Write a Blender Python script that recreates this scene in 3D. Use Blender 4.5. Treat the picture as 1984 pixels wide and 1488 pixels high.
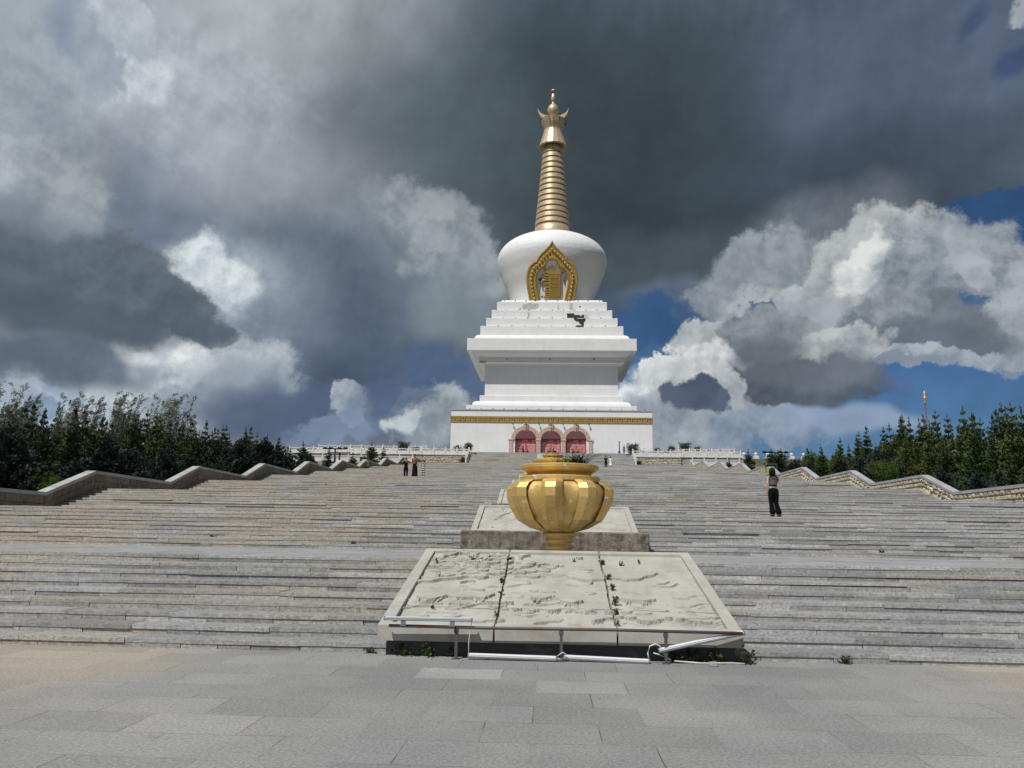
import bpy, bmesh, math, random
import numpy as np
from mathutils import Vector, Matrix, noise as mnoise
R=math.radians
random.seed(7); RNG=np.random.default_rng(7)
scn=bpy.context.scene
for o in list(bpy.data.objects): bpy.data.objects.remove(o)
# ------------------------------------------------------------------ camera
CAM=Vector((-0.1793,0,1.62)); PIT,ROLL,YAW=R(10.488),R(0.906),R(2.788)
F=Vector((-math.sin(YAW)*math.cos(PIT),math.cos(YAW)*math.cos(PIT),math.sin(PIT)))
R0=Vector((math.cos(YAW),math.sin(YAW),0)); U0=R0.cross(F)
RX=R0*math.cos(ROLL)+U0*math.sin(ROLL); UP=U0*math.cos(ROLL)-R0*math.sin(ROLL)
cd=bpy.data.cameras.new('camera'); cam=bpy.data.objects.new('camera',cd); scn.collection.objects.link(cam)
cam.matrix_world=Matrix(((RX.x,UP.x,-F.x,CAM.x),(RX.y,UP.y,-F.y,CAM.y),(RX.z,UP.z,-F.z,CAM.z),(0,0,0,1)))
cd.sensor_width=36; cd.lens=1572.2/1984*36; cd.clip_start=.05; cd.clip_end=5000
scn.camera=cam
scn.view_settings.view_transform='Standard'; scn.view_settings.look='None'; scn.view_settings.exposure=0.0; scn.view_settings.gamma=1
# ------------------------------------------------------------------ sun
SAZ,SEL=R(36),R(56)                       # the sun stands behind the camera, to its left
sd=Vector((-math.sin(SAZ)*math.cos(SEL),-math.cos(SAZ)*math.cos(SEL),math.sin(SEL)))
sl=bpy.data.lights.new('sun','SUN'); sl.energy=4.3; sl.angle=R(.53); sl.color=(1,.98,.95)
so=bpy.data.objects.new('sun',sl); scn.collection.objects.link(so)
so.rotation_euler=sd.to_track_quat('Z','Y').to_euler()
# ------------------------------------------------------------------ sky with clouds
SKY=[(20.3,9.5,25.70,13.34,0,0.25,1.00,0,0,0),
(-35.1,24.3,15.21,12.13,0,0.80,0.85,(0.3653, 0.4117, 0.4579),0,0),
(-18.2,27.5,15.85,11.04,0,0.80,0.90,(0.3653, 0.4011, 0.436),(0.3174, 0.3603, 0.4042),0),
(-17.2,33.9,12.71,3.52,0,0.90,0.80,(0.4279, 0.4672, 0.4805),0,0),
(-28.1,19.2,4.79,9.69,-25,0.90,0.90,(0.1456, 0.1864, 0.2658),0,0),
(-33.4,27.7,2.45,6.66,-30,0.80,0.90,(0.2182, 0.2693, 0.364),0,0),
(-36.2,24.3,4.66,4.25,-30,0.60,0.75,(0.3653, 0.4171, 0.4469),(0.2819, 0.3314, 0.3738),1),
(-35.1,20.0,3.76,3.68,-30,0.45,0.80,(0.4064, 0.4445, 0.4692),(0.2734, 0.322, 0.3738),1),
(-32.2,17.5,4.87,2.78,0,0.90,0.60,(0.2256, 0.2693, 0.3262),0,0),
(-31.1,29.2,2.71,4.13,-20,0.80,0.70,(0.4279, 0.4672, 0.5038),(0.3174, 0.3603, 0.4042),0),
(-29.5,28.1,1.72,1.82,0,0.60,0.90,(0.68, 0.7164, 0.7351),(0.4501, 0.5025, 0.546),1),
(-30.6,31.1,2.05,1.75,0,0.60,0.70,(0.533, 0.571, 0.5902),(0.3907, 0.4445, 0.4921),1),
(-25.3,27.1,5.38,4.79,0,0.70,0.70,(0.473, 0.4965, 0.5337),(0.3653, 0.4011, 0.4469),1),
(-23.6,23.5,6.13,3.64,10,0.90,0.60,(0.3554, 0.3907, 0.436),0,0),
(-19.2,21.8,7.38,2.40,0,0.90,0.60,(0.3174, 0.3505, 0.3838),0,0),
(-13.5,24.7,6.11,2.43,0,0.90,0.60,(0.3456, 0.3653, 0.3939),0,0),
(15.7,30.4,29.85,13.84,0,0.80,0.97,(0.0852, 0.1156, 0.1481),(0.0618, 0.0874, 0.1159),0),
(4.6,25.2,18.52,10.13,-10,0.75,0.95,(0.0486, 0.0711, 0.0798),(0.0618, 0.0831, 0.0969),0),
(14.2,22.2,15.46,6.48,-12,0.60,0.90,(0.0372, 0.0534, 0.0612),0,0),
(7.0,28.4,11.62,5.45,10,0.90,0.70,(0.0456, 0.0636, 0.0758),0,0),
(-9.5,28.0,7.80,6.89,20,0.95,0.60,(0.1033, 0.1371, 0.154),0,0),
(24.8,29.5,11.27,5.65,0,0.80,0.70,(0.1033, 0.1371, 0.2125),0,0),
(22.7,23.4,11.40,3.49,0,0.80,0.70,(0.0618, 0.0831, 0.1209),0,0),
(-10.3,21.2,5.33,2.13,-15,0.80,0.60,(0.241, 0.2777, 0.2994),(0.17, 0.2073, 0.2345),1),
(-15.8,13.7,12.05,7.80,-20,0.80,0.95,(0.1131, 0.1486, 0.2125),(0.0895, 0.1208, 0.1723),0),
(-13.9,11.7,9.13,5.37,-20,0.70,0.85,(0.0852, 0.1182, 0.1786),(0.0692, 0.0963, 0.1424),0),
(-6.7,14.2,4.12,7.26,0,0.90,0.80,(0.1456, 0.1831, 0.2197),(0.1182, 0.1545, 0.1918),0),
(-15.6,9.5,8.65,3.91,0,0.80,0.80,(0.0692, 0.0986, 0.154),0,0),
(-8.3,8.7,2.57,3.99,0,0.80,0.70,(0.0986, 0.1427, 0.227),0,0),
(-21.5,15.5,5.35,3.78,-20,0.90,0.95,(0.4171, 0.4847, 0.5399),(0.2569, 0.3129, 0.3838),0),
(-24.0,16.4,2.64,2.02,-20,0.90,0.95,(0.68, 0.7312, 0.7499),(0.4171, 0.4847, 0.5399),1),
(-17.8,16.4,2.92,4.20,-20,0.90,0.40,(0.1831, 0.2294, 0.2908),0,0),
(-18.6,13.2,5.04,3.15,0,0.90,0.60,(0.1234, 0.1606, 0.227),0,0),
(-11.6,16.8,2.99,2.87,0,0.90,0.50,(0.1234, 0.1576, 0.2055),0,0),
(-25.0,9.5,6.81,2.86,10,0.60,0.90,(0.4615, 0.5085, 0.5399),(0.3083, 0.3603, 0.4252),1),
(-27.0,10.7,2.69,1.98,0,0.45,0.95,(0.7691, 0.8002, 0.8029),(0.4501, 0.5085, 0.5522),1),
(-28.7,9.0,1.97,1.14,0,0.40,0.95,(0.6309, 0.6729, 0.6989),(0.4501, 0.5085, 0.5647),1),
(-23.0,10.4,2.08,0.96,0,0.60,0.70,(0.5085, 0.5518, 0.5838),0,1),
(-21.4,8.8,4.54,2.07,0,0.90,0.70,(0.2037, 0.2529, 0.3262),0,0),
(-33.4,7.5,4.00,1.68,0,0.60,0.90,(0.3174, 0.4011, 0.5156),(0.5085, 0.571, 0.6365),1),
(-33.2,7.6,0.49,0.61,0,0.70,0.45,0,0,1),
(-31.4,8.2,0.57,0.25,0,0.70,0.45,0,0,1),
(-34.7,16.7,7.50,2.69,0,0.90,0.70,(0.17, 0.2073, 0.2499),0,0),
(-33.0,14.2,8.57,3.39,-6,0.50,0.95,(0.1131, 0.1427, 0.1754),(0.0895, 0.1182, 0.1481),0),
(-29.3,15.1,4.34,3.54,-10,0.55,0.95,(0.1234, 0.1545, 0.1851),(0.094, 0.1234, 0.154),1),
(-25.9,14.2,2.75,2.00,-20,0.55,0.95,(0.1081, 0.1399, 0.1723),(0.0852, 0.1131, 0.1424),1),
(-24.2,12.8,1.39,0.95,-10,0.70,0.80,(0.0986, 0.1288, 0.1599),0,1),
(-32.6,12.6,7.62,1.39,-4,0.80,0.80,(0.081, 0.1081, 0.1369),0,0),
(-32.3,10.1,6.00,1.31,-5,0.70,0.90,(0.094, 0.1261, 0.1723),0,0),
(-18.3,7.9,6.37,1.75,0,0.70,0.90,(0.0852, 0.1182, 0.1918),0,0),
(-13.7,8.1,1.59,1.50,30,0.40,0.90,(0.4064, 0.4615, 0.5156),(0.2256, 0.2819, 0.3591),1),
(-11.7,7.7,2.18,1.44,0,0.80,0.60,(0.1831, 0.2449, 0.3354),0,0),
(-15.4,6.5,3.57,1.06,0,0.60,0.70,(0.1967, 0.261, 0.3689),0,1),
(-8.4,7.2,2.41,2.39,0,0.45,0.90,(0.4171, 0.4672, 0.4921),(0.2569, 0.3083, 0.3543),1),
(-10.0,7.0,0.87,0.94,0,0.90,0.50,(0.6309, 0.6872, 0.6989),0,1),
(-10.9,9.1,2.19,1.44,0,0.70,0.80,(0.0852, 0.1234, 0.209),0,1),
(-8.5,11.7,1.67,2.18,20,0.80,0.50,(0.0654, 0.1156, 0.2345),0,1),
(-8.0,20.2,5.34,2.50,-25,0.70,0.85,(0.3174, 0.3554, 0.3738),(0.2109, 0.2489, 0.274),1),
(-9.5,20.5,1.90,1.07,0,0.90,0.40,(0.3959, 0.4334, 0.4469),0,1),
(-7.1,16.3,3.01,2.89,0,0.80,0.70,(0.2109, 0.2529, 0.2782),0,0),
(-6.0,10.7,1.48,1.82,0,0.80,0.60,(0.073, 0.1208, 0.227),0,1),
(8.3,18.8,7.48,2.48,0,0.70,0.85,(0.0654, 0.0874, 0.1014),0,0),
(10.1,16.9,6.28,0.92,3,0.90,0.75,(0.1131, 0.1545, 0.2125),0,0),
(17.9,19.1,6.77,2.69,18,0.90,0.60,(0.2488, 0.2819, 0.3262),(0.1637, 0.1967, 0.2383),0),
(29.3,19.3,4.08,1.63,-10,0.50,0.97,0,0,1),
(14.7,16.7,5.05,2.94,20,0.50,0.95,(0.3267, 0.3653, 0.4042),(0.2182, 0.2569, 0.2951),1),
(20.4,16.9,5.54,2.98,25,0.40,0.97,(0.5455, 0.5775, 0.5902),(0.3554, 0.3907, 0.4252),1),
(17.6,14.1,6.67,3.23,10,0.40,0.95,(0.4389, 0.473, 0.4979),(0.2651, 0.2994, 0.3401),1),
(21.4,18.1,2.58,1.18,15,0.50,0.95,(0.7845, 0.8002, 0.7876),(0.5206, 0.5518, 0.571),1),
(18.9,14.3,3.48,2.02,0,0.70,0.80,(0.3653, 0.3959, 0.4306),0,1),
(26.5,16.8,4.54,3.10,-25,0.50,0.97,(0.3456, 0.3855, 0.4199),(0.1765, 0.2145, 0.2578),1),
(27.8,17.5,2.24,0.85,-40,0.90,0.45,(0.4965, 0.533, 0.5584),0,1),
(30.2,13.3,2.28,2.51,0,0.50,0.95,(0.4064, 0.439, 0.4692),(0.2651, 0.3038, 0.3448),1),
(27.8,15.1,1.14,0.80,0,0.60,0.85,0,0,1),
(14.6,15.2,1.22,0.62,0,0.45,0.90,0,0,1),
(25.1,13.6,4.90,2.29,-5,0.45,0.97,(0.1765, 0.2073, 0.2421),(0.1234, 0.1515, 0.1819),1),
(23.4,15.1,2.01,1.29,-5,0.50,0.85,(0.2994, 0.3361, 0.364),(0.17, 0.2002, 0.227),1),
(25.9,12.2,5.15,1.20,4,0.70,0.90,(0.1234, 0.1515, 0.1884),0,0),
(25.8,11.0,4.17,0.76,6,0.60,0.90,(0.3855, 0.428, 0.4692),(0.2332, 0.2777, 0.3354),1),
(24.0,10.6,2.29,0.45,0,0.80,0.80,(0.1831, 0.2256, 0.2823),0,1),
(7.6,8.5,3.99,4.66,0,0.45,0.95,(0.3653, 0.4117, 0.4579),(0.2488, 0.295, 0.3543),1),
(7.7,14.6,4.44,2.15,0,0.60,0.90,0,0,1),
(12.1,13.2,2.89,2.04,10,0.35,0.97,(0.5085, 0.5455, 0.5647),(0.3361, 0.3753, 0.4146),1),
(9.6,10.8,5.44,2.21,8,0.36,0.97,(0.7538, 0.7768, 0.7724),(0.3959, 0.439, 0.4805),1),
(8.0,12.1,2.20,0.93,0,0.30,0.95,(0.6944, 0.7238, 0.7205),(0.533, 0.571, 0.5902),1),
(9.5,7.4,7.17,2.67,0,0.50,0.95,(0.3959, 0.4445, 0.4921),(0.2651, 0.3083, 0.364),1),
(16.5,12.9,4.05,2.06,-25,0.40,0.97,(0.2994, 0.3361, 0.364),(0.1831, 0.2145, 0.246),1),
(20.4,12.2,2.90,1.60,0,0.50,0.95,(0.473, 0.5085, 0.5216),(0.2651, 0.2994, 0.3308),1),
(17.4,9.8,5.20,2.18,-4,0.40,0.97,(0.1081, 0.1315, 0.1599),(0.0769, 0.0963, 0.1209),1),
(15.8,11.8,2.47,2.07,0,0.70,0.85,(0.1342, 0.1606, 0.1918),0,0),
(20.0,10.3,3.06,1.54,0,0.80,0.80,(0.1456, 0.1701, 0.2055),0,0),
(10.1,9.2,2.52,1.71,-8,0.35,0.97,(0.0692, 0.0963, 0.1453),(0.1081, 0.1427, 0.209),1),
(8.5,9.6,1.02,0.86,0,0.60,0.70,(0.1081, 0.1427, 0.209),0,1),
(12.7,9.6,1.07,1.93,15,0.50,0.85,(0.571, 0.6106, 0.6297),(0.3554, 0.4011, 0.4469),1),
(11.9,6.7,1.20,0.49,0,0.50,0.90,(0.1288, 0.1733, 0.2499),0,1),
(14.6,6.6,3.84,1.21,0,0.60,0.90,(0.3083, 0.3703, 0.4579),(0.1967, 0.261, 0.364),1),
(19.2,7.0,5.41,0.94,0,0.60,0.85,(0.2651, 0.3409, 0.4579),0,0),
(23.1,8.9,1.18,0.45,0,0.80,0.50,(0.081, 0.1315, 0.2578),0,0),
(31.1,28.5,1.24,0.60,30,0.95,0.60,0,0,0),
(29.0,31.1,1.29,0.44,40,0.95,0.45,0,0,0),
(31.9,30.9,1.22,0.58,0,0.90,0.60,(0.5085, 0.5518, 0.5774),0,1)]

def build_world():
    W=bpy.data.worlds.new('World'); scn.world=W; W.use_nodes=True
    nt=W.node_tree; N=nt.nodes; N.clear(); Lk=nt.links.new
    def nd(t,**k):
        n=N.new(t)
        for a,v in k.items(): setattr(n,a,v)
        return n
    def math_(op,a,b=None,c=None):
        n=nd('ShaderNodeMath',operation=op)
        for i,v in enumerate((a,b,c)):
            if v is None: continue
            if isinstance(v,(int,float)): n.inputs[i].default_value=v
            else: Lk(v,n.inputs[i])
        return n.outputs[0]
    def vmath(op,a,b=None,s=None):
        n=nd('ShaderNodeVectorMath',operation=op)
        for i,v in enumerate((a,b)):
            if v is None: continue
            if isinstance(v,(tuple,list)): n.inputs[i].default_value=v
            else: Lk(v,n.inputs[i])
        if s is not None:
            if isinstance(s,(int,float)): n.inputs['Scale'].default_value=s
            else: Lk(s,n.inputs['Scale'])
        return n.outputs['Value' if op=='LENGTH' else 'Vector']
    def noise(vec,scale,detail,rough,lac=2.1,dist=0):
        n=nd('ShaderNodeTexNoise',noise_dimensions='2D'); Lk(vec,n.inputs['Vector'])
        n.inputs['Scale'].default_value=scale; n.inputs['Detail'].default_value=detail
        n.inputs['Roughness'].default_value=rough; n.inputs['Lacunarity'].default_value=lac; n.inputs['Distortion'].default_value=dist
        return n
    tc=nd('ShaderNodeTexCoord'); sp=nd('ShaderNodeSeparateXYZ'); Lk(vmath('NORMALIZE',tc.outputs['Generated']),sp.inputs[0])
    az=math_('MULTIPLY',math_('ARCTAN2',sp.outputs[0],sp.outputs[1]),57.2958)
    el=math_('MULTIPLY',math_('ARCSINE',sp.outputs[2]),57.2958)
    cb=nd('ShaderNodeCombineXYZ'); Lk(az,cb.inputs[0]); Lk(el,cb.inputs[1]); P=cb.outputs[0]
    RP=nd('ShaderNodeMapping'); Lk(P,RP.inputs[0]); RP.inputs['Rotation'].default_value=(0,0,R(31)); RP=RP.outputs[0]
    def warp(vec,scale,detail,rough,amp):
        n=noise(vec,scale,detail,rough)
        return vmath('SCALE',vmath('SUBTRACT',n.outputs['Color'],(.5,.5,.5)),s=amp)
    flat=nd('ShaderNodeVectorMath',operation='MULTIPLY'); flat.inputs[1].default_value=(1,1,0)
    w1=warp(P,.13,2,.5,4.2)
    P1=vmath('MULTIPLY',vmath('ADD',P,w1),(1,1,0))
    w2=warp(P,.5,7,.6,2.2)
    # billowing edges: a fractal cell pattern pushes the crisp clouds in and out
    vo=nd('ShaderNodeTexVoronoi',voronoi_dimensions='2D',feature='F1'); Lk(vmath('ADD',P,vmath('SCALE',w2,s=.3)),vo.inputs['Vector'])
    vo.inputs['Scale'].default_value=.34; vo.inputs['Detail'].default_value=4.5; vo.inputs['Roughness'].default_value=.62; vo.inputs['Lacunarity'].default_value=2.3
    vo.normalize=True
    P2=vmath('MULTIPLY',vmath('ADD',P1,w2),(1,1,0))
    bil=vo.outputs['Distance']
    fbn=noise(RP,.22,11,.60); fb=fbn.outputs[0]
    # the same two patterns a little towards the light: their difference shades the billows
    LDR=(-.55*math.cos(R(31))-.85*math.sin(R(31)),-.55*math.sin(R(31))+.85*math.cos(R(31)),0)
    fb2=noise(vmath('ADD',RP,LDR),.22,7,.60).outputs[0]
    vo2=nd('ShaderNodeTexVoronoi',voronoi_dimensions='2D',feature='F1'); Lk(vmath('ADD',vmath('ADD',P,vmath('SCALE',w2,s=.3)),(-.32,.5,0)),vo2.inputs['Vector'])
    for k_ in ('Scale','Detail','Roughness','Lacunarity'): vo2.inputs[k_].default_value=vo.inputs[k_].default_value
    vo2.normalize=True
    emb=math_('ADD',math_('MULTIPLY',math_('SUBTRACT',fb,fb2),2.0),math_('MULTIPLY',math_('SUBTRACT',vo2.outputs['Distance'],bil),1.1))
    n1=noise(RP,.09,6,.55).outputs[0]
    en=noise(RP,.75,9,.70).outputs[0]
    mixn=math_('ADD',math_('MULTIPLY',n1,.6),math_('MULTIPLY',fb,.4))
    cmix=nd('ShaderNodeMapRange',interpolation_type='SMOOTHSTEP'); Lk(math_('MULTIPLY_ADD',emb,-.35,mixn),cmix.inputs[0]); cmix.inputs[1].default_value=.3; cmix.inputs[2].default_value=.7
    bmix=nd('ShaderNodeMapRange'); bmix.clamp=False; Lk(math_('ADD',emb,math_('MULTIPLY',math_('SUBTRACT',en,.5),-.14)),bmix.inputs[0]); bmix.inputs[1].default_value=.34; bmix.inputs[2].default_value=-.34
    fbc=math_('SUBTRACT',fb,.5); enc=math_('SUBTRACT',en,.5)
    # blue sky
    sky=nd('ShaderNodeTexSky',sky_type='NISHITA'); sky.sun_disc=False; sky.sun_elevation=SEL; sky.sun_rotation=R(180)+SAZ
    sky.altitude=1200; sky.dust_density=.4; sky.air_density=1.0; sky.ozone_density=3.0
    tint=nd('ShaderNodeMix',data_type='RGBA',blend_type='MULTIPLY'); tint.inputs[0].default_value=1
    Lk(sky.outputs[0],tint.inputs[6]); tint.inputs[7].default_value=SKYTINT
    skyc=tint.outputs[2]
    base=nd('ShaderNodeMix',data_type='RGBA'); base.inputs[6].default_value=[c*10 for c in (.13,.155,.19)]+[1]; base.inputs[7].default_value=[c*10 for c in (.24,.27,.31)]+[1]
    Lk(cmix.outputs[0],base.inputs[0]); col=base.outputs[2]
    G1,G2,GC,GB=P1,P2,cmix.outputs[0],bmix.outputs[0]
    for bi,(a,e,rx,ry,rot,soft,op,c,c2,w) in enumerate(SKY):
        if bi and bi%6==0:      # evaluate the clouds in small batches, so that the shader's stack does not overflow
            tiny=vmath('SCALE',col,s=1e-7); sx=nd('ShaderNodeSeparateXYZ'); Lk(tiny,sx.inputs[0])
            G1=vmath('ADD',P1,tiny); G2=vmath('ADD',P2,tiny); GC=math_('ADD',cmix.outputs[0],sx.outputs[0]); GB=math_('ADD',bmix.outputs[0],sx.outputs[0])
        m=nd('ShaderNodeMapping',vector_type='TEXTURE'); Lk(G2 if w else G1,m.inputs[0])
        m.inputs['Location'].default_value=(a,e,0); m.inputs['Rotation'].default_value=(0,0,R(rot)); m.inputs['Scale'].default_value=(rx,ry,1)
        ln=vmath('LENGTH',m.outputs[0])
        if w: ln=math_('MULTIPLY_ADD',bil,min(.75,2.2/max(1.,min(rx,ry))),math_('SUBTRACT',ln,min(.3,.9/max(1.,min(rx,ry)))))
        mr=nd('ShaderNodeMapRange',interpolation_type='SMOOTHSTEP'); Lk(ln,mr.inputs[0])
        s=soft if w==0 else soft*.6
        ln=math_('MULTIPLY_ADD',fbc,min(3.2,max(2.2*soft,(9 if w else 7)/max(1.5,min(rx,ry)))),ln)
        ln=math_('MULTIPLY_ADD',enc,min(2.6,(6. if w else 3.)/max(1.2,min(rx,ry))),ln)
        mr.inputs[1].default_value=1+s*.4; mr.inputs[2].default_value=1-s*.6; mr.inputs[3].default_value=0; mr.inputs[4].default_value=op
        mx=nd('ShaderNodeMix',data_type='RGBA'); Lk(mr.outputs[0],mx.inputs[0]); Lk(col,mx.inputs[6])
        if c==0: Lk(skyc,mx.inputs[7])
        elif c2==0: mx.inputs[7].default_value=[v*10 for v in c]+[1]
        else:
            m2=nd('ShaderNodeMix',data_type='RGBA')
            if w:
                sy=nd('ShaderNodeSeparateXYZ'); Lk(m.outputs[0],sy.inputs[0]); Lk(math_('MULTIPLY_ADD',sy.outputs[1],-.42,GB),m2.inputs[0])
            else: Lk(GC,m2.inputs[0])
            m2.inputs[6].default_value=[v*10 for v in c]+[1]; m2.inputs[7].default_value=[v*10 for v in c2]+[1]; Lk(m2.outputs[2],mx.inputs[7])
        col=mx.outputs[2]
    mod=nd('ShaderNodeMapRange'); Lk(math_('MULTIPLY_ADD',emb,.07,mixn),mod.inputs[0]); mod.inputs[1].default_value=.3; mod.inputs[2].default_value=.7; mod.inputs[3].default_value=.80; mod.inputs[4].default_value=1.2
    fin=nd('ShaderNodeVectorMath',operation='SCALE'); Lk(col,fin.inputs[0]); Lk(mod.outputs[0],fin.inputs['Scale'])
    bg=nd('ShaderNodeBackground'); Lk(fin.outputs[0],bg.inputs[0]); bg.inputs[1].default_value=.1
    out=nd('ShaderNodeOutputWorld'); Lk(bg.outputs[0],out.inputs[0])
SKYTINT=(.25,.36,.47,1)
build_world(); scn.world.cycles.sampling_method='MANUAL'; scn.world.cycles.sample_map_resolution=256
scn.cycles.use_adaptive_sampling=True; scn.cycles.adaptive_threshold=.015; scn.cycles.adaptive_min_samples=16
scn.cycles.max_bounces=6; scn.cycles.diffuse_bounces=3; scn.cycles.glossy_bounces=3
# ------------------------------------------------------------------ materials
def lin(*c): return tuple((v/12.92 if v<.04045 else ((v+.055)/1.055)**2.4) for v in c)
MATS={}
class NT:
    def __init__(s,name):
        s.m=bpy.data.materials.new(name); s.m.use_nodes=True; s.t=s.m.node_tree; s.b=s.t.nodes['Principled BSDF']; s.tc=None
    def n(s,t,ins=None,**k):
        n=s.t.nodes.new(t)
        for a,v in k.items(): setattr(n,a,v)
        for a,v in (ins or {}).items(): s.put(n.inputs[a],v)
        return n
    def put(s,sock,v):
        if isinstance(v,bpy.types.NodeSocket): s.t.links.new(v,sock)
        elif isinstance(v,(tuple,list)) and len(v)==3 and sock.type=='RGBA': sock.default_value=(*v,1)
        else: sock.default_value=v
    def co(s,scale=(1,1,1),rot=(0,0,0),kind='Object'):
        if not s.tc: s.tc=s.n('ShaderNodeTexCoord')
        m=s.n('ShaderNodeMapping',{'Vector':s.tc.outputs[kind],'Scale':scale,'Rotation':rot}); return m.outputs[0]
    def noise(s,scale,detail=4,rough=.55,vec=None,out=0):
        return s.n('ShaderNodeTexNoise',{'Vector':vec if vec is not None else s.co(),'Scale':scale,'Detail':detail,'Roughness':rough}).outputs[out]
    def ramp(s,v,a,b,lo=0.,hi=1.,smooth=True):
        return s.n('ShaderNodeMapRange',{0:v,1:a,2:b,3:lo,4:hi},interpolation_type='SMOOTHSTEP' if smooth else 'LINEAR').outputs[0]
    def mix(s,f,a,b,mode='MIX'):
        return s.n('ShaderNodeMix',{0:f,6:a,7:b},data_type='RGBA',blend_type=mode).outputs[2]
    def mul(s,c,v):
        n=s.n('ShaderNodeVectorMath',operation='SCALE'); s.put(n.inputs[0],c); s.put(n.inputs['Scale'],v); return n.outputs[0]
    def math(s,op,a,b=0.): return s.n('ShaderNodeMath',{0:a,1:b},operation=op).outputs[0]
    def bump(s,h,strength=.5,dist=.02):
        s.put(s.b.inputs['Normal'],s.n('ShaderNodeBump',{'Height':h,'Strength':strength,'Distance':dist}).outputs[0])
    def isl(s): return s.n('ShaderNodeNewGeometry').outputs['Random Per Island']
    def done(s,col=None,rough=.8,metal=0.,spec=None):
        if col is not None: s.put(s.b.inputs['Base Color'],col)
        s.put(s.b.inputs['Roughness'],rough); s.put(s.b.inputs['Metallic'],metal)
        if spec is not None: s.b.inputs['Specular IOR Level'].default_value=spec
        return s.m
def simple(name,col,rough=.7,metal=0.,var=.12,scale=6,bump=0.,bd=.01):
    if name in MATS: return MATS[name]
    t=NT(name); v=t.noise(scale,5,.6); c=t.mul(t.mix(0.,col,col),t.ramp(v,.3,.7,1-var,1+var))
    if bump: t.bump(t.noise(scale*3,5,.6),bump,bd)
    MATS[name]=t.done(c,rough,metal); return MATS[name]
def m_paving():
    t=NT('granite_paving')
    sp=t.n('ShaderNodeSeparateXYZ',{0:t.co()})
    vec=t.n('ShaderNodeMapping',{'Vector':t.co(),'Location':(.31,.18,0)}).outputs[0]
    wob=t.n('ShaderNodeVectorMath',{0:t.noise(.8,2,out='Color'),'Scale':.02},operation='SCALE').outputs[0]
    vec=t.n('ShaderNodeVectorMath',{0:vec,1:wob},operation='ADD').outputs[0]
    b=t.n('ShaderNodeTexBrick',{'Vector':vec,'Scale':1.,'Mortar Size':.005,'Mortar Smooth':.3,'Brick Width':.98,'Row Height':.70,'Color1':(.0,.0,.0),'Color2':(1,1,1),'Mortar':(.5,.5,.5)},offset=.42,offset_frequency=2,squash=1.0)
    tile=b.outputs[0]
    tl=t.ramp(tile,0,1,.88,1.08,False)
    tb=t.ramp(tile,.9,.93,1.,1.16)
    gray=t.mul(t.mix(t.ramp(t.noise(.35,5,.6),.35,.65),(.198,.198,.196),(.25,.246,.236)),tl); gray=t.mul(gray,tb)
    # warm dust and rust towards the sides of the square
    ax=t.math('ABSOLUTE',sp.outputs[0])
    edge=t.math('ADD',t.ramp(ax,2.6,6.6),t.math('MULTIPLY',t.math('SUBTRACT',t.noise(.45,5,.6,t.co((1,1.4,1))),.5),1.3))
    far=t.ramp(sp.outputs[1],6.4,9.6,0,1)
    tanm=t.math('MULTIPLY',t.ramp(edge,.35,.95),far)
    col=t.mix(t.math('MULTIPLY',tanm,.85),gray,t.mul((.31,.27,.215),tl))
    st=t.ramp(t.noise(1.1,6,.7),.60,.75); col=t.mix(t.math('MULTIPLY',st,.5),col,(.31,.275,.215))
    sc=t.ramp(t.noise(2.4,6,.7,t.co((1,.35,1),(0,0,R(38)))),.63,.70); col=t.mix(t.math('MULTIPLY',sc,.35),col,(.37,.355,.32))
    spk=t.ramp(t.noise(34,4,.85),.3,.7,.50,1.52,False); col=t.mul(col,spk)
    spk2=t.ramp(t.noise(90,2,.8),.3,.7,.78,1.24,False); col=t.mul(col,spk2)
    dk=t.ramp(t.noise(5,6,.7),.30,.42,.8,1.0); col=t.mul(col,dk)
    jn=t.math('MULTIPLY',b.outputs['Fac'],t.ramp(t.noise(.9,3),.42,.62,.05,1.)); col=t.mix(t.math('MULTIPLY',jn,.85),col,(.045,.04,.035))
    t.bump(t.math('ADD',t.math('MULTIPLY',jn,-1.),t.math('MULTIPLY',t.noise(60,4,.7),.35)),.45,.006)
    return t.done(col,.82,spec=.35)
def m_stone(name,c1,c2,tan,spk=(.55,1.45),ss=22,isl=(.80,1.18),tanpos=0,bump=.5):
    """stair and kerb granite: every stone has its own tone, with speckle and rust stains"""
    t=NT(name); i=t.isl()
    base=t.mix(t.ramp(i,0,1,0,1,False),c1,c2)
    i2=t.math('FRACT',t.math('MULTIPLY',i,37.7)); base=t.mul(base,t.ramp(i2,0,1,isl[0],isl[1],False))
    sp=t.n('ShaderNodeSeparateXYZ',{0:t.co()})
    big=t.noise(.16,5,.6,t.co((1,.55,1)))
    side=t.ramp(sp.outputs[0],-16,4,.17,-.06)
    tm=t.ramp(t.math('ADD',big,side),.48,.72)
    i3=t.math('FRACT',t.math('MULTIPLY',i,91.3)); tm=t.math('MULTIPLY',tm,t.ramp(i3,.1,.75,.25,1.))
    tm2=t.ramp(t.math('FRACT',t.math('MULTIPLY',i,53.1)),.86,.93,0,.75)
    base=t.mix(t.math('MULTIPLY',t.math('MAXIMUM',tm,tm2),tanpos),base,tan)
    base=t.mul(base,t.ramp(t.noise(ss,4,.8),.3,.7,spk[0],spk[1],False))
    base=t.mul(base,t.ramp(t.noise(3,6,.7),.32,.5,.86,1.03))
    base=t.mul(base,t.ramp(t.noise(14,3,.7,t.co((.3,1,4))),.3,.6,.82,1.06))
    t.bump(t.noise(30,5,.75),bump,.012)
    return t.done(base,.88,spec=.3)
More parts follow.
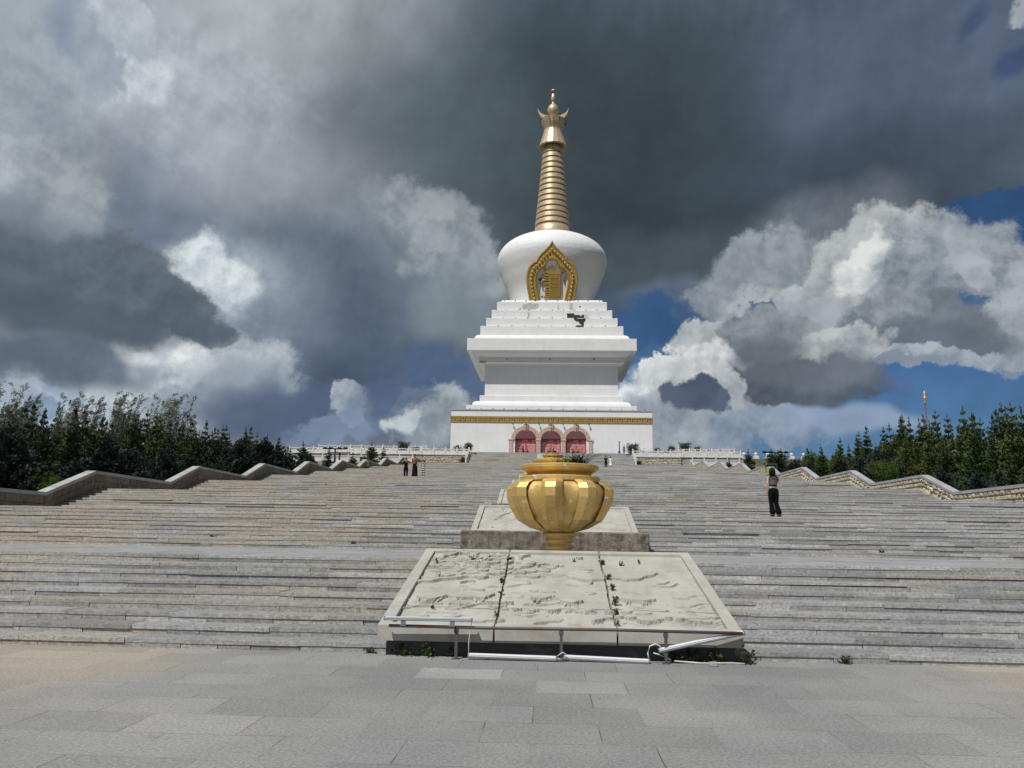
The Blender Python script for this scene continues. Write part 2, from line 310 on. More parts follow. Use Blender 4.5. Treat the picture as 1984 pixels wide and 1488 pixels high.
def m_relief(name='carved_sandstone'):
    t=NT(name); base=t.mix(t.ramp(t.noise(1.2,6,.65),.3,.7),(.35,.335,.295),(.425,.41,.37))
    base=t.mix(t.ramp(t.noise(5,6,.7),.52,.72,0,.4),base,(.36,.36,.34))
    base=t.mul(base,t.ramp(t.noise(2.2,4,.7,t.co((1,.25,1))),.35,.6,.88,1.03))
    base=t.mul(base,t.ramp(t.noise(70,3,.8),.3,.7,.90,1.1,False))
    t.bump(t.noise(40,6,.7),.5,.008)
    return t.done(base,.9,spec=.2)
def m_weather():
    t=NT('weathered_concrete'); n=t.noise(2.6,7,.72,t.co((1,1,1.5)))
    base=t.mix(t.ramp(n,.35,.62),(.10,.085,.07),(.25,.215,.175))
    base=t.mix(t.ramp(t.noise(7,6,.7),.55,.68,0,.8),base,(.37,.35,.31))
    base=t.mul(base,t.ramp(t.noise(4,5,.7,t.co((1.6,1,.25))),.32,.6,.6,1.08))
    base=t.mix(t.ramp(t.noise(9,5,.6),.66,.7),base,(.03,.025,.02))
    t.bump(t.noise(18,7,.75),.8,.03); return t.done(base,.93,spec=.2)
def m_black():
    t=NT('black_granite'); base=t.mul((.045,.047,.05),t.ramp(t.noise(60,3,.8),.3,.7,.5,1.7,False))
    base=t.mix(t.ramp(t.noise(1.6,5,.7,t.co((1,1,3))),.55,.72,0,.6),base,(.16,.155,.14))
    return t.done(base,.5,spec=.4)
def m_gold(name,c,rough=.42,metal=.75,chip=.0,cchip=(.6,.57,.5),bump=.25):
    t=NT(name); base=t.mul(t.mix(t.ramp(t.noise(3,5,.6),.35,.65),c,tuple(v*.86 for v in c)),t.ramp(t.noise(22,4,.7),.3,.7,.92,1.08))
    base=t.mul(base,t.ramp(t.noise(1.7,5,.7,t.co((1,1,.3))),.3,.55,.84,1.03))
    met=metal
    if chip:
        ch=t.ramp(t.noise(4.5,6,.65),.70-chip,.715-chip); base=t.mix(ch,base,cchip); met=t.math('MULTIPLY',t.math('SUBTRACT',1.,ch),metal)
    r=t.ramp(t.noise(6,5,.6),.3,.7,rough-.07,rough+.1)
    t.bump(t.noise(9,4,.6),bump,.02); return t.done(base,r,met)
def m_white(name='white_paint',c=(.70,.705,.70),streak=1.,bs=.35,bsc=1.4):
    t=NT(name); base=t.mul(t.mix(t.ramp(t.noise(.3,5,.6),.35,.65),c,tuple(v*.95 for v in c)),t.ramp(t.noise(2.2,6,.7,t.co((1,1,.12))),.3,.55,1-.05*streak,1.01))
    base=t.mix(t.ramp(t.noise(.9,7,.72),.67,.70,0,.55*streak),base,(.50,.49,.46))
    base=t.mix(t.math('MULTIPLY',t.ramp(t.noise(1.4,6,.75,t.co((1,1,.045))),.54,.70,0,.32*streak),t.ramp(t.noise(.16,3,.6),.4,.6)),base,(.46,.45,.42))
    # faint joints between render panels
    b=t.n('ShaderNodeTexBrick',{'Vector':t.co(rot=(R(90),0,0)),'Scale':1.,'Mortar Size':.02,'Mortar Smooth':.5,'Brick Width':3.4,'Row Height':1.15},offset=.5)
    base=t.mul(base,t.ramp(b.outputs['Fac'],0,1,1.,.90,False))
    t.bump(t.noise(bsc,6,.6),bs,.06); return t.done(base,.62,spec=.3)
def m_dome():
    t=NT('dome_plaster'); base=t.mul((.70,.705,.70),t.ramp(t.noise(1.3,6,.7),.3,.55,.94,1.01))
    v=t.n('ShaderNodeTexVoronoi',{'Vector':t.co(),'Scale':1.1},feature='F1')
    h=t.math('ADD',t.noise(.9,6,.62),t.math('MULTIPLY',v.outputs['Distance'],.3))
    t.bump(h,.5,.10); return t.done(base,.6,spec=.3)
def m_pink():
    t=NT('pink_carved_stone'); base=t.mix(t.ramp(t.noise(3.5,6,.7),.4,.62),(.56,.42,.35),(.36,.26,.21))
    b=t.n('ShaderNodeTexBrick',{'Vector':t.co(rot=(R(90),0,0)),'Scale':1.,'Mortar Size':.025,'Brick Width':1.3,'Row Height':.6},offset=.5)
    base=t.mix(b.outputs['Fac'],base,(.22,.17,.14)); t.bump(t.noise(6,6,.7),.7,.05); return t.done(base,.85)
def m_rock(name,c1,c2,bump=.8,sc=5):
    t=NT(name); i=t.isl(); base=t.mul(t.mix(i,c1,c2),t.ramp(t.noise(sc,7,.72),.3,.7,.62,1.22,False))
    base=t.mix(t.ramp(t.noise(2.3,6,.7),.55,.7,0,.6),base,tuple(v*.5 for v in c1))
    t.bump(t.noise(sc*2,7,.75),bump,.05); return t.done(base,.93,spec=.2)
def m_leaf(name,c1,c2,trans=.0,scale=.9):
    t=NT(name); i=t.isl()
    oi=t.n('ShaderNodeObjectInfo').outputs['Random']
    base=t.mix(t.ramp(t.math('ADD',t.noise(scale,3,.6,t.co()),t.math('MULTIPLY',t.math('SUBTRACT',i,.5),.35)),.35,.65),c1,c2)
    base=t.mul(base,t.ramp(oi,0,1,.8,1.25,False)); m=t.done(base,.65,spec=.25)
    if trans:
        tr=t.n('ShaderNodeBsdfTranslucent'); t.put(tr.inputs[0],base); mx=t.n('ShaderNodeMixShader',{0:trans}); t.t.links.new(t.b.outputs[0],mx.inputs[1]); t.t.links.new(tr.outputs[0],mx.inputs[2])
        t.t.links.new(mx.outputs[0],t.t.nodes['Material Output'].inputs[0])
    return m
def m_ground():
    t=NT('grassy_soil'); base=t.mix(t.ramp(t.noise(1.2,7,.7),.35,.65),(.035,.055,.016),(.10,.085,.05))
    base=t.mul(base,t.ramp(t.noise(12,5,.7),.3,.7,.6,1.4)); t.bump(t.noise(6,6,.7),.8,.1); return t.done(base,.95)
def m_coping(name,c):
    t=NT(name); base=t.mul(t.mix(t.ramp(t.noise(2.2,6,.7),.35,.65),c,tuple(v*.8 for v in c)),t.ramp(t.noise(50,3,.8),.3,.7,.85,1.15,False))
    sp=t.n('ShaderNodeSeparateXYZ',{0:t.co()}); j=t.math('FRACT',t.math('MULTIPLY',sp.outputs[1],.83)); base=t.mix(t.ramp(j,.0,.018,.75,0.),base,(.06,.055,.05))
    base=t.mul(base,t.ramp(t.math('FRACT',t.math('MULTIPLY',t.math('FLOOR',t.math('MULTIPLY',sp.outputs[1],.83)),.377)),0,1,.86,1.1,False))
    base=t.mul(base,t.ramp(t.noise(1.1,6,.75),.32,.5,.7,1.02)); t.bump(t.noise(25,5,.7),.4,.01); return t.done(base,.85,spec=.3)
def m_door():
    t=NT('pink_door_panels'); base=t.mix(t.ramp(t.noise(2,5,.7),.35,.65),(.50,.20,.20),(.60,.29,.28)); return t.done(base,.6)
def simple_(*a,**k): return simple(*a,**k)
M=dict(paving=m_paving(),slab=m_stone('stair_slab_granite',(.30,.30,.298),(.375,.37,.352),(.36,.31,.24),tanpos=.7),
 nose=m_stone('rough_step_nose_granite',(.225,.228,.235),(.30,.298,.29),(.31,.265,.20),spk=(.42,1.5),tanpos=.6,bump=.8),
 riser=m_stone('stair_riser_granite',(.27,.27,.27),(.44,.43,.40),(.42,.35,.26),isl=(.68,1.18),tanpos=.85,bump=.9),
 landing=m_stone('landing_granite',(.25,.255,.262),(.30,.30,.305),(.31,.26,.19),isl=(.88,1.12),tanpos=.35),
 relief=m_relief(),weather=m_weather(),black=m_black(),
 gold=m_gold('gold_paint',(.72,.49,.17),.50,.62,.055),spire=m_gold('pale_gold_paint',(.56,.44,.28),.42,.40,.0),frieze=m_gold('ochre_gold_paint',(.44,.28,.07),.5,.35,.0),friezed=m_gold('dark_ochre_ground',(.15,.08,.018),.6,.2,.0),friezeh=m_gold('bright_gold_paint',(.66,.46,.17),.42,.4,.0),
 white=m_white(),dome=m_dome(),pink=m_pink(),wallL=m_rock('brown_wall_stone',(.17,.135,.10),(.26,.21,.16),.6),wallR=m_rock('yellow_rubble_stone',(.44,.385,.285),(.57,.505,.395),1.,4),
 rubble=m_rock('pale_rubble_stone',(.40,.34,.24),(.56,.50,.40),1.,3),
 copL=m_coping('coping_granite',(.40,.395,.38)),copR=m_coping('coping_granite_grey',(.37,.375,.385)),ground=m_ground(),door=m_door(),
 marble=simple('white_marble',(.62,.61,.58),.55,0,.15,3),mortar=simple('dark_mortar',(.10,.085,.065),.95,0,.2,8),
 spruce=m_leaf('spruce_needles',(.022,.043,.017),(.058,.092,.032)),bluesp=m_leaf('blue_spruce_needles',(.018,.030,.025),(.040,.060,.048)),olive=m_leaf('olive_spruce_needles',(.042,.062,.016),(.095,.122,.034)),
 willow=m_leaf('grey_willow_leaves',(.11,.13,.09),(.27,.28,.22),.35),lime=m_leaf('light_green_leaves',(.035,.075,.010),(.085,.15,.022),.3),bush=m_leaf('dark_green_leaves',(.014,.030,.009),(.035,.06,.015),.15),
 grass=m_leaf('grass_blades',(.04,.09,.015),(.10,.15,.04),.3),bark=simple('bark',(.09,.065,.045),.9,0,.3,8,.6),
 red=simple('crimson_paint',(.26,.03,.045),.5,0,.15,4),dark=simple('dark_metal',(.035,.035,.04),.5,.3,.2,5),rust=None,
 spot=simple('grey_metal',(.16,.16,.165),.5,.2,.1,5),hole_and_shadow=simple('dark_opening_and_shadow',(.01,.01,.01),.9,0,.1,5),
 bare=simple('bare_grey_render',(.44,.43,.385),.9,0,.12,1.5),tarp=simple('black_tar_sheet',(.012,.012,.013),.6,0,.5,2.5,.6,.2),
 alu=simple('white_aluminium',(.44,.45,.47),.4,.3,.06,8),tube=simple('frosted_diffuser',(.62,.64,.67),.35,0,.03,8),cable=simple('white_cable',(.62,.62,.60),.5),
 skin=simple('skin',(.48,.27,.19),.6,0,.05,20),hair=simple('black_hair',(.008,.007,.007),.45,0,.2,40),blackcloth=simple('black_cloth',(.006,.006,.0065),.9,0,.2,12),
 greycloth=simple('grey_cloth',(.12,.12,.125),.9,0,.1,12),whitecloth=simple('white_cloth',(.68,.68,.68),.9,0,.05,12),tancloth=simple('orange_skin_toned_cloth',(.42,.17,.09),.8,0,.1,12),
 greenp=simple('lime_green_plastic',(.30,.40,.06),.5,0,.08,6),greend=simple('dark_green_metal',(.03,.045,.035),.6,0,.2,6),crim=simple('pink_glass',(.62,.05,.16),.25,0,.05,5),
 crimt=simple('pale_pink_upper',(.75,.45,.5),.4,0,.05,5),purple=simple('purple_cloth',(.10,.06,.17),.9,0,.1,10),blossom=simple('pink_blossom',(.66,.36,.28),.8,0,.2,6))
def m_rust():
    t=NT('rusty_steel'); c=t.mix(t.ramp(t.noise(3,6,.7),.5,.62),(.105,.105,.11),(.17,.055,.025)); t.bump(t.noise(40,4,.7),.3,.004); return t.done(c,.6,.35)
M['rust']=m_rust()
for k_ in ('blackcloth','hair','greycloth','dark'): M[k_].node_tree.nodes['Principled BSDF'].inputs['Specular IOR Level'].default_value=.08
def m_stripes():
    t=NT('striped_cloth'); sp=t.n('ShaderNodeSeparateXYZ',{0:t.co()}); f=t.math('FRACT',t.math('MULTIPLY',sp.outputs[2],5.6))
    return t.done(t.mix(t.ramp(f,.52,.56),(.012,.012,.014),(.62,.62,.62)),.9)
M['stripes']=m_stripes()
# ------------------------------------------------------------------ mesh helpers
COL=scn.collection
class MB:
    def __init__(s): s.v=[];s.f=[];s.mi=[];s.sm=[]
    def add(s,vs,fs,mi=0,sm=False):
        o=len(s.v); s.v+= [tuple(v) for v in vs]; s.f+=[tuple(i+o for i in f) for f in fs]; s.mi+=[mi]*len(fs); s.sm+=[sm]*len(fs); return s
    def box(s,x0,x1,y0,y1,z0,z1,mi=0,mat=None):
        vs=[(x,y,z) for z in (z0,z1) for y in (y0,y1) for x in (x0,x1)]
        if mat is not None: vs=[mat@Vector(v) for v in vs]
        return s.add(vs,[(0,2,3,1),(4,5,7,6),(0,1,5,4),(2,6,7,3),(0,4,6,2),(1,3,7,5)],mi)
    def cbox(s,x0,x1,y0,y1,z0,z1,b=.01,mi=0,mat=None):
        """box with chamfered edges"""
        bm=bmesh.new(); bmesh.ops.create_cube(bm,size=1)
        for v in bm.verts: v.co=Vector(((x0+x1)/2+v.co.x*(x1-x0),(y0+y1)/2+v.co.y*(y1-y0),(z0+z1)/2+v.co.z*(z1-z0)))
        bmesh.ops.bevel(bm,geom=list(bm.edges),offset=b,segments=1,affect='EDGES')
        if mat is not None: bm.transform(mat)
        bm.verts.index_update(); s.add([v.co for v in bm.verts],[[v.index for v in f.verts] for f in bm.faces],mi); bm.free(); return s
    def prism(s,poly,z0,z1,axis='z',mi=0,sm=False):
        """poly: 2D outline, ccw; extruded from z0 to z1 along axis (y: poly holds x,z)"""
        n=len(poly)
        def P(p,h): return (p[0],p[1],h) if axis=='z' else ((p[0],h,p[1]) if axis=='y' else (h,p[0],p[1]))
        vs=[P(p,z0) for p in poly]+[P(p,z1) for p in poly]
        s.add(vs,[tuple(range(n)),tuple(range(2*n-1,n-1,-1))],mi)
        o=len(s.v)-2*n; s.f+=[(o+i,o+(i+1)%n,o+n+(i+1)%n,o+n+i) for i in range(n)]; s.mi+=[mi]*n; s.sm+=[sm]*n; return s
    def lathe(s,prof,seg=48,c=(0,0,0),mi=0,sm=True,rf=None,cap=True):
        vs=[]
        for r,z in prof:
            for k in range(seg):
                a=2*math.pi*k/seg; q=r*(rf(a,z) if rf else 1); vs.append((c[0]+q*math.cos(a),c[1]+q*math.sin(a),c[2]+z))
        fs=[(i*seg+k,i*seg+(k+1)%seg,(i+1)*seg+(k+1)%seg,(i+1)*seg+k) for i in range(len(prof)-1) for k in range(seg)]
        s.add(vs,fs,mi,sm)
        if cap:
            o=len(s.v)-len(vs); s.f+=[tuple(o+k for k in range(seg-1,-1,-1)),tuple(o+(len(prof)-1)*seg+k for k in range(seg))]; s.mi+=[mi]*2; s.sm+=[False]*2
        return s
    def tube(s,pts,r,seg=8,mi=0,r2=None):
        pts=[Vector(p) for p in pts]; vs=[]; n=len(pts); up=Vector((0,0,1))
        for i,p in enumerate(pts):
            d=(pts[min(i+1,n-1)]-pts[max(i-1,0)]).normalized(); a=d.cross(up if abs(d.z)<.95 else Vector((1,0,0))).normalized(); b=d.cross(a)
            q=r if r2 is None else r+(r2-r)*i/(n-1)
            for k in range(seg):
                t=2*math.pi*k/seg; vs.append(p+a*q*math.cos(t)+b*q*math.sin(t))
        fs=[(i*seg+k,i*seg+(k+1)%seg,(i+1)*seg+(k+1)%seg,(i+1)*seg+k) for i in range(n-1) for k in range(seg)]
        fs+=[tuple(range(seg-1,-1,-1)),tuple((n-1)*seg+k for k in range(seg))]
        return s.add(vs,fs,mi,True)
    def sphere(s,c,r,seg=16,rings=10,mi=0,sc=(1,1,1)):
        prof=[(max(1e-4,math.sin(math.pi*i/rings))*r,-math.cos(math.pi*i/rings)*r) for i in range(rings+1)]
        o=len(s.v); s.lathe(prof,seg,(0,0,0),mi,True,None,False)
        for i in range(o,len(s.v)): v=s.v[i]; s.v[i]=(c[0]+v[0]*sc[0],c[1]+v[1]*sc[1],c[2]+v[2]*sc[2])
        return s
    def mesh(s,name,mats):
        me=bpy.data.meshes.new(name); me.from_pydata(s.v,[],s.f)
        for m in (mats if isinstance(mats,(list,tuple)) else [mats]): me.materials.append(m)
        me.polygons.foreach_set('material_index',s.mi); me.polygons.foreach_set('use_smooth',s.sm); me.update(); return me
    def build(s,name,mats,parent=None,**tags): return link(name,s.mesh(name,mats),parent,**tags)
def link(name,me,parent=None,loc=None,**tags):
    o=bpy.data.objects.new(name,me); COL.objects.link(o)
    if parent is not None: o.parent=parent
    if loc is not None: o.location=loc
    for k,v in tags.items(): o[k]=v
    return o
def thing(name,label,cat,loc=(0,0,0),rz=0,group=None):
    o=bpy.data.objects.new(name,None); COL.objects.link(o); o.location=loc; o.rotation_euler=(0,0,rz); o.empty_display_size=.3
    o['label']=label; o['category']=cat
    if group: o['group']=group
    return o
def copy_tree(o,parent=None,**tags):
    c=o.copy(); COL.objects.link(c); c.parent=parent
    for k,v in tags.items(): c[k]=v
    for ch in list(KIDS.get(o.name,[])) : copy_tree(ch,c)
    return c
KIDS={}
def index_kids():
    KIDS.clear()
    for o in bpy.data.objects:
        if o.parent: KIDS.setdefault(o.parent.name,[]).append(o)
def fix_normals(o):
    bm=bmesh.new(); bm.from_mesh(o.data); bmesh.ops.recalc_face_normals(bm,faces=bm.faces); bm.to_mesh(o.data); bm.free()
# ------------------------------------------------------------------ ground, paving, stairs
D0,RI,TR,PER,NST=11.458,.1281,.4867,11.328,9
RISE=RI*NST; NF=11
def stair_z(y):
    if y<D0: return 0.
    k=int((y-D0)//PER)
    if k>=NF: return RISE*NF
    q=y-D0-k*PER
    return RISE*k+RI*min(NST,1+int(q/TR))
def ground_z(y):
    if y<D0: return -.06
    if y<D0+6: return -.06-(y-D0)/6*.12
    if y<128: return -.18+.1018*(y-17.5)*.995
    if y<141: return 11.1+(y-128)*.2
    if y<150: return 13.7+(y-141)/9*2.2
    return 15.9
xs=[-1800,-700,-300]+[x for x in range(-150,151,3)]+[300,700,1800]; ys=[-600,-200,-60,-30,-12]+[y*2 for y in range(-4,90)]+[200,260,400,900,2500]
mb=MB(); vs=[]
for y in ys:
    for x in xs:
        n=mnoise.noise(Vector((x*.12,y*.12,0)))*.22 if abs(x)>24 and y>12 else 0
        far=-max(0,(abs(x)-60))*.02 if abs(x)<400 else -7
        vs.append((x,y,ground_z(y)-(.35 if abs(x)<24 and y>12 else 0)+n+(far if y>0 else 0)))
nx=len(xs); mb.add(vs,[(j*nx+i,j*nx+i+1,(j+1)*nx+i+1,(j+1)*nx+i) for j in range(len(ys)-1) for i in range(nx-1)],0,True)
mb.build('ground',M['ground'],kind='structure')
mb=MB(); mb.box(-46,46,-40,D0+.02,-.05,0); mb.build('paved_square',M['paving'],kind='structure')
# stairs: riser stones set back under overhanging tread slabs, every stone a little out of line
def flight(slabs,risers,y0,z0,n,x0,x1,tr,ri,near):
    for i in range(n):
        y=y0+i*tr; z=z0+i*ri; nose=.060
        x=x0-RNG.uniform(0,1.5)
        while x<x1:
            w=RNG.uniform(.35,1.5) if RNG.random()<.8 else RNG.uniform(1.5,2.4); a=max(x,x0); b=min(x+w,x1)
            if b-a>.03:
                dy=RNG.normal(0,.009) if near else 0; dz=RNG.uniform(0,.006)
                risers.box(a+(.005 if near else .003),b-(.005 if near else .003),y+.003+abs(dy)*.7,y+.30,z-.03,z+ri-nose-dz)
            x+=w
        x=x0-RNG.uniform(0,1.5)
        while x<x1:
            w=RNG.uniform(1.1,3.2); a=max(x,x0); b=min(x+w,x1)
            if b-a>.03:
                k=1. if near else .5
                dy=RNG.normal(0,.005)*k; dz=RNG.normal(0,.003)*k; tilt=RNG.normal(0,.004)*k
                if RNG.random()<.06: dy-=RNG.uniform(.01,.04); dz+=RNG.uniform(0,.01)
                zt=z+ri+dz; zb=z+ri-nose+dz+(.01 if RNG.random()<.12 else 0)
                yb=y+tr+.03 if i<n-1 else y+tr
                c=.007
                vs=[(a+.002,y+dy,zb),(b-.002,y+dy+tilt,zb+tilt),(a+.002,y+dy,zt-c),(b-.002,y+dy+tilt,zt-c+tilt),(a+.002,y+dy+c,zt),(b-.002,y+dy+c+tilt,zt+tilt),(a+.002,yb,zt-.003),(b-.002,yb,zt-.003+tilt*.3),(a+.002,yb,zb),(b-.002,yb,zb)]
                slabs.add(vs,[(0,1,3,2),(2,3,5,4),(4,5,7,6),(6,7,9,8),(8,9,1,0),(0,2,4,6,8),(1,9,7,5,3)])
                slabs.mi[-6]=slabs.mi[-5]=slabs.mi[-2]=1
            x+=w
slabs,risers,lands=MB(),MB(),MB()
WX=21.6
for k in range(NF):
    flight(slabs,risers,D0+k*PER,k*RISE,NST,-WX-.1,WX+.1,TR,RI,k<4)
    ya=D0+k*PER+NST*TR+.002; yb=D0+(k+1)*PER+.3 if k<NF-1 else 134.4; y=ya; z=(k+1)*RISE
    while y<yb-.01:
        d=min(.62,yb-y); x=-WX-RNG.uniform(0,1)
        while x<WX:
            w=RNG.uniform(.8,1.3); lands.box(max(x,-WX)+.003,min(x+w,WX)-.003,y+.003,y+d-.003,z-.08,z-.004-RNG.uniform(0,.005)); x+=w
        y+=d
    lands.box(-WX,WX,ya,yb,z-.3,z-.018)
zT=NF*RISE; YR=134.3; zB=14.5; YC=147.6; zC=16.3; NX0,NX1=-13.5,13.2
nn=14; r2=(zB-zT)/nn; t2=.36; y2=YR-(nn-1)*t2
flight(slabs,risers,y2,zT,nn,NX0,NX1,t2,r2,False)
r3=(zC-zB)/nn; y3=YC-(nn-1)*t2; flight(slabs,risers,y3,zB,nn,NX0,NX1,t2,r3,False)
st=slabs.build('stone_stairs',[M['slab'],M['nose']],kind='structure'); risers.build('riser_stones',M['riser'],st)
lands.box(NX0-.2,NX1+.2,y2+nn*t2,y3+.3,zB-.4,zB-.004)
lands.build('stair_landings',M['landing'],kind='structure')
mb=MB(); mb.box(-44,NX0-.05,YR+.3,YC+.2,zB-1.2,zB-.01); mb.box(NX1+.05,33,YR+.3,YC+.2,zB-1.2,zB-.01)
mb.box(-44,33,YC+.3,260,zC-1.5,zC-.006); mb.box(-44,-WX-.8,128.7,YR+.3,zT-1.5,zT-.01); mb.box(WX+.8,34,128.7,YR+.3,zT-1.5,zT-.01)
mb.build('terrace_paving',M['landing'],kind='structure')
# ------------------------------------------------------------------ zigzag side walls
HP,HV,DP,DV=.806,.772,-.516,-.30
def coping_line():
    pts=[(0.0,HV*1.0)]
    for k in range(NF):
        pts.append((D0+k*PER+DV,k*RISE+HV)); pts.append((D0+k*PER+8*TR+DP,(k+1)*RISE+HP))
    pts.append((YR+.2,NF*RISE+HV)); return pts
CL=coping_line()
def clz(y):
    for (a,za),(b,zb) in zip(CL,CL[1:]):
        if a<=y<=b: return za+(zb-za)*(y-a)/(b-a)
    return CL[-1][1]
def side_wall(sx,xin,y0,y1,mat,copm,label,rocky):
    t=thing('zigzag_wall',label,'wall',(sx*xin,y0,stair_z(y0)))
    off=-Vector(t.location)
    ys=[y0]+[p[0] for p in CL if y0<p[0]<y1]+[y1]
    c=MB(); w=.47; th=.15
    for a,b in zip(ys,ys[1:]):
        # split each run so the slope stays straight; ends meet exactly
        za,zb=clz(a+1e-6),clz(b-1e-6); xi,xo=sx*xin,sx*(xin+w)
        vs=[(xi,a,za-th),(xo,a,za-th),(xo,a,za),(xi,a,za),(xi,b,zb-th),(xo,b,zb-th),(xo,b,zb),(xi,b,zb)]
        f=[(3,7,6,2),(0,1,5,4),(0,4,7,3),(1,2,6,5)]
        if a==y0: f.append((0,3,2,1))
        if b==y1: f.append((4,5,6,7))
        c.add([tuple(Vector(v)+off) for v in vs],f)
    body=MB(); xb=sx*(xin+.05); xo=sx*(xin+w-.05); core=sx*(xin+.12)
    for a,b in zip(ys,ys[1:]):
        za,zb=clz(a+1e-6)-th,clz(b-1e-6)-th; lo=min(stair_z(a),stair_z(b))-1.2; lo-=.6
        vs=[(core,a,lo),(xo,a,lo),(xo,a,za),(core,a,za),(core,b,lo),(xo,b,lo),(xo,b,zb),(core,b,zb)]
        body.add([tuple(Vector(v)+off) for v in vs],[(0,4,7,3),(1,2,6,5),(0,3,2,1),(4,5,6,7)])
    stones=MB()
    # stones in three courses that follow the coping
    hs=[0,.27,.52,1.15] if rocky else [0,.34,.67,1.3]
    for a,b in zip(ys,ys[1:]):
        za,zb=clz(a+1e-6)-th,clz(b-1e-6)-th; L=b-a
        for ci in range(3):
            s=0. if ci%2==0 else -.2
            while s<L:
                w_=RNG.uniform(.34,.56) if rocky else RNG.uniform(.45,1.0)
                s0,s1=max(s,0),min(s+w_,L); s+=w_
                if s1-s0<.04: continue
                g=.012
                P=lambda u,h:(a+u,za+(zb-za)*u/L-h)
                h0,h1=hs[ci]+.01,hs[ci+1]-.01; bul=RNG.uniform(.03,.09) if rocky else RNG.uniform(0,.012)
                n=4 if rocky and a<75 else 1
                if n==1:
                    q=[P(s0+g,h1),P(s1-g,h1),P(s1-g,h0),P(s0+g,h0)]
                    x=xb-sx*bul*.6; vs=[(xb+sx*.06,*p) for p in q]+[(x,*p) for p in q]
                    stones.add([tuple(Vector(v)+off) for v in vs],[(4,5,6,7) if sx<0 else (7,6,5,4),(0,1,5,4),(1,2,6,5),(2,3,7,6),(3,0,4,7)])
                else:
                    vs=[];sd_=RNG.uniform(0,99)
                    for j in range(n+1):
                        for i in range(n+1):
                            u=i/n;v=j/n; e=min(1,4.2*min(u,1-u))*min(1,4.2*min(v,1-v)); p=P(s0+g+(s1-s0-2*g)*u,h0+(h1-h0)*v)
                            nz=mnoise.noise(Vector((p[0]*7,p[1]*7,sd_)))*.05
                            vs.append(tuple(Vector((xb+sx*.06-sx*(e*(bul+.05+nz)),p[0],p[1]))+off))
                    stones.add(vs,[(j*(n+1)+i,j*(n+1)+i+1,(j+1)*(n+1)+i+1,(j+1)*(n+1)+i) for j in range(n) for i in range(n)])
    c.build('coping',copm,t); b_=body.build('wall_core',M['mortar'],t); stones.build('stonework',mat,t)
    return t
GL=(93.9,95.3); GR=(81.9,83.6)
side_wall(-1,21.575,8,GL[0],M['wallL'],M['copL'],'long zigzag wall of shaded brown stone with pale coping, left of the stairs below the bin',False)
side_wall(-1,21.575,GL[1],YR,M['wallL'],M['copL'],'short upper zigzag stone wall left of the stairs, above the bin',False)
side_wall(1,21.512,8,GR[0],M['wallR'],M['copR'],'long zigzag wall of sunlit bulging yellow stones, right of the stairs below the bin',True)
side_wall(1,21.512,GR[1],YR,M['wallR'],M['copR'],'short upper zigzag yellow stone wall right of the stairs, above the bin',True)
# ------------------------------------------------------------------ retaining walls and balustrades
def retaining(name,label,x0,x1,y,z0,z1):
    t=thing(name,label,'wall',((x0+x1)/2,y,z0)); o=Vector(t.location); s=MB(); c=MB()
    c.box(x0-o.x,x1-o.x,.10,.6,-.6,z1-z0-.005); z=z0-.3; r=0
    while z<z1-.14:
        h=.27 if z+.4<z1 else z1-.14-z
        x=x0-RNG.uniform(0,.5)
        while x<x1:
            w=RNG.uniform(.4,.75); a,b=max(x,x0),min(x+w,x1)
            if b-a>.05:
                e=RNG.uniform(.02,.09); vs=[(a+.01,.1,z+.01),(b-.01,.1,z+.01),(b-.01,.1,z+h-.01),(a+.01,.1,z+h-.01),(a+.06,.1-e-.06,z+.05),(b-.06,.1-e-.04,z+.05),(b-.06,.1-e,z+h-.05),(a+.06,.1-e-.03,z+h-.05)]
                s.add([(v[0]-o.x,v[1],v[2]-z0) for v in vs],[(4,5,6,7),(0,1,5,4),(1,2,6,5),(2,3,7,6),(3,0,4,7)])
            x+=w
        z+=h
    cp=MB(); cp.box(x0-o.x,x1-o.x,-.06,.62,z1-z0-.13,z1-z0)
    c.build('wall_core',M['mortar'],t); s.build('stonework',M['rubble'],t); cp.build('coping',M['copR'],t); return t
retaining('retaining_wall','low retaining wall of rough blocks under the white balustrade, left of the narrow upper stairs',-21.4,NX0-.1,YR,zT,zB)
retaining('retaining_wall','low retaining wall of rough blocks under the white balustrade, right of the narrow upper stairs',NX1+.1,21.3,YR,zT,zB)
retaining('retaining_wall','stone wall of the top terrace left of the uppermost flight',-44,NX0-.3,YC+.1,zB,zC)
retaining('retaining_wall','stone wall of the top terrace right of the uppermost flight',NX1+.3,33,YC+.1,zB,zC)
def post_mb(h=1.25):
    m=MB(); m.cbox(-.11,.11,-.11,.11,0,h*.78,.02); m.lathe([(.07,h*.78),(.11,h*.82),(.06,h*.85),(.10,h*.90),(.085,h*.97),(.02,h)],8); return m
def panel_mb(L):
    m=MB(); a,b=.11,L-.11
    m.box(a,b,-.06,.06,0,.14); m.box(a,b,-.035,.035,.14,.60); m.box(a,b,-.085,.085,.86,.98)
    for u in (.0,.5,1.): x=a+(b-a-.09)*u; m.box(x,x+.09,-.04,.04,.60,.86)
    for u in (.25,.75): x=a+(b-a)*u; m.lathe([(.03,.60),(.07,.66),(.035,.73),(.07,.80),(.03,.86)],6,(x,0,0))
    return m
PP=post_mb().mesh('post',M['marble']); PAN={}
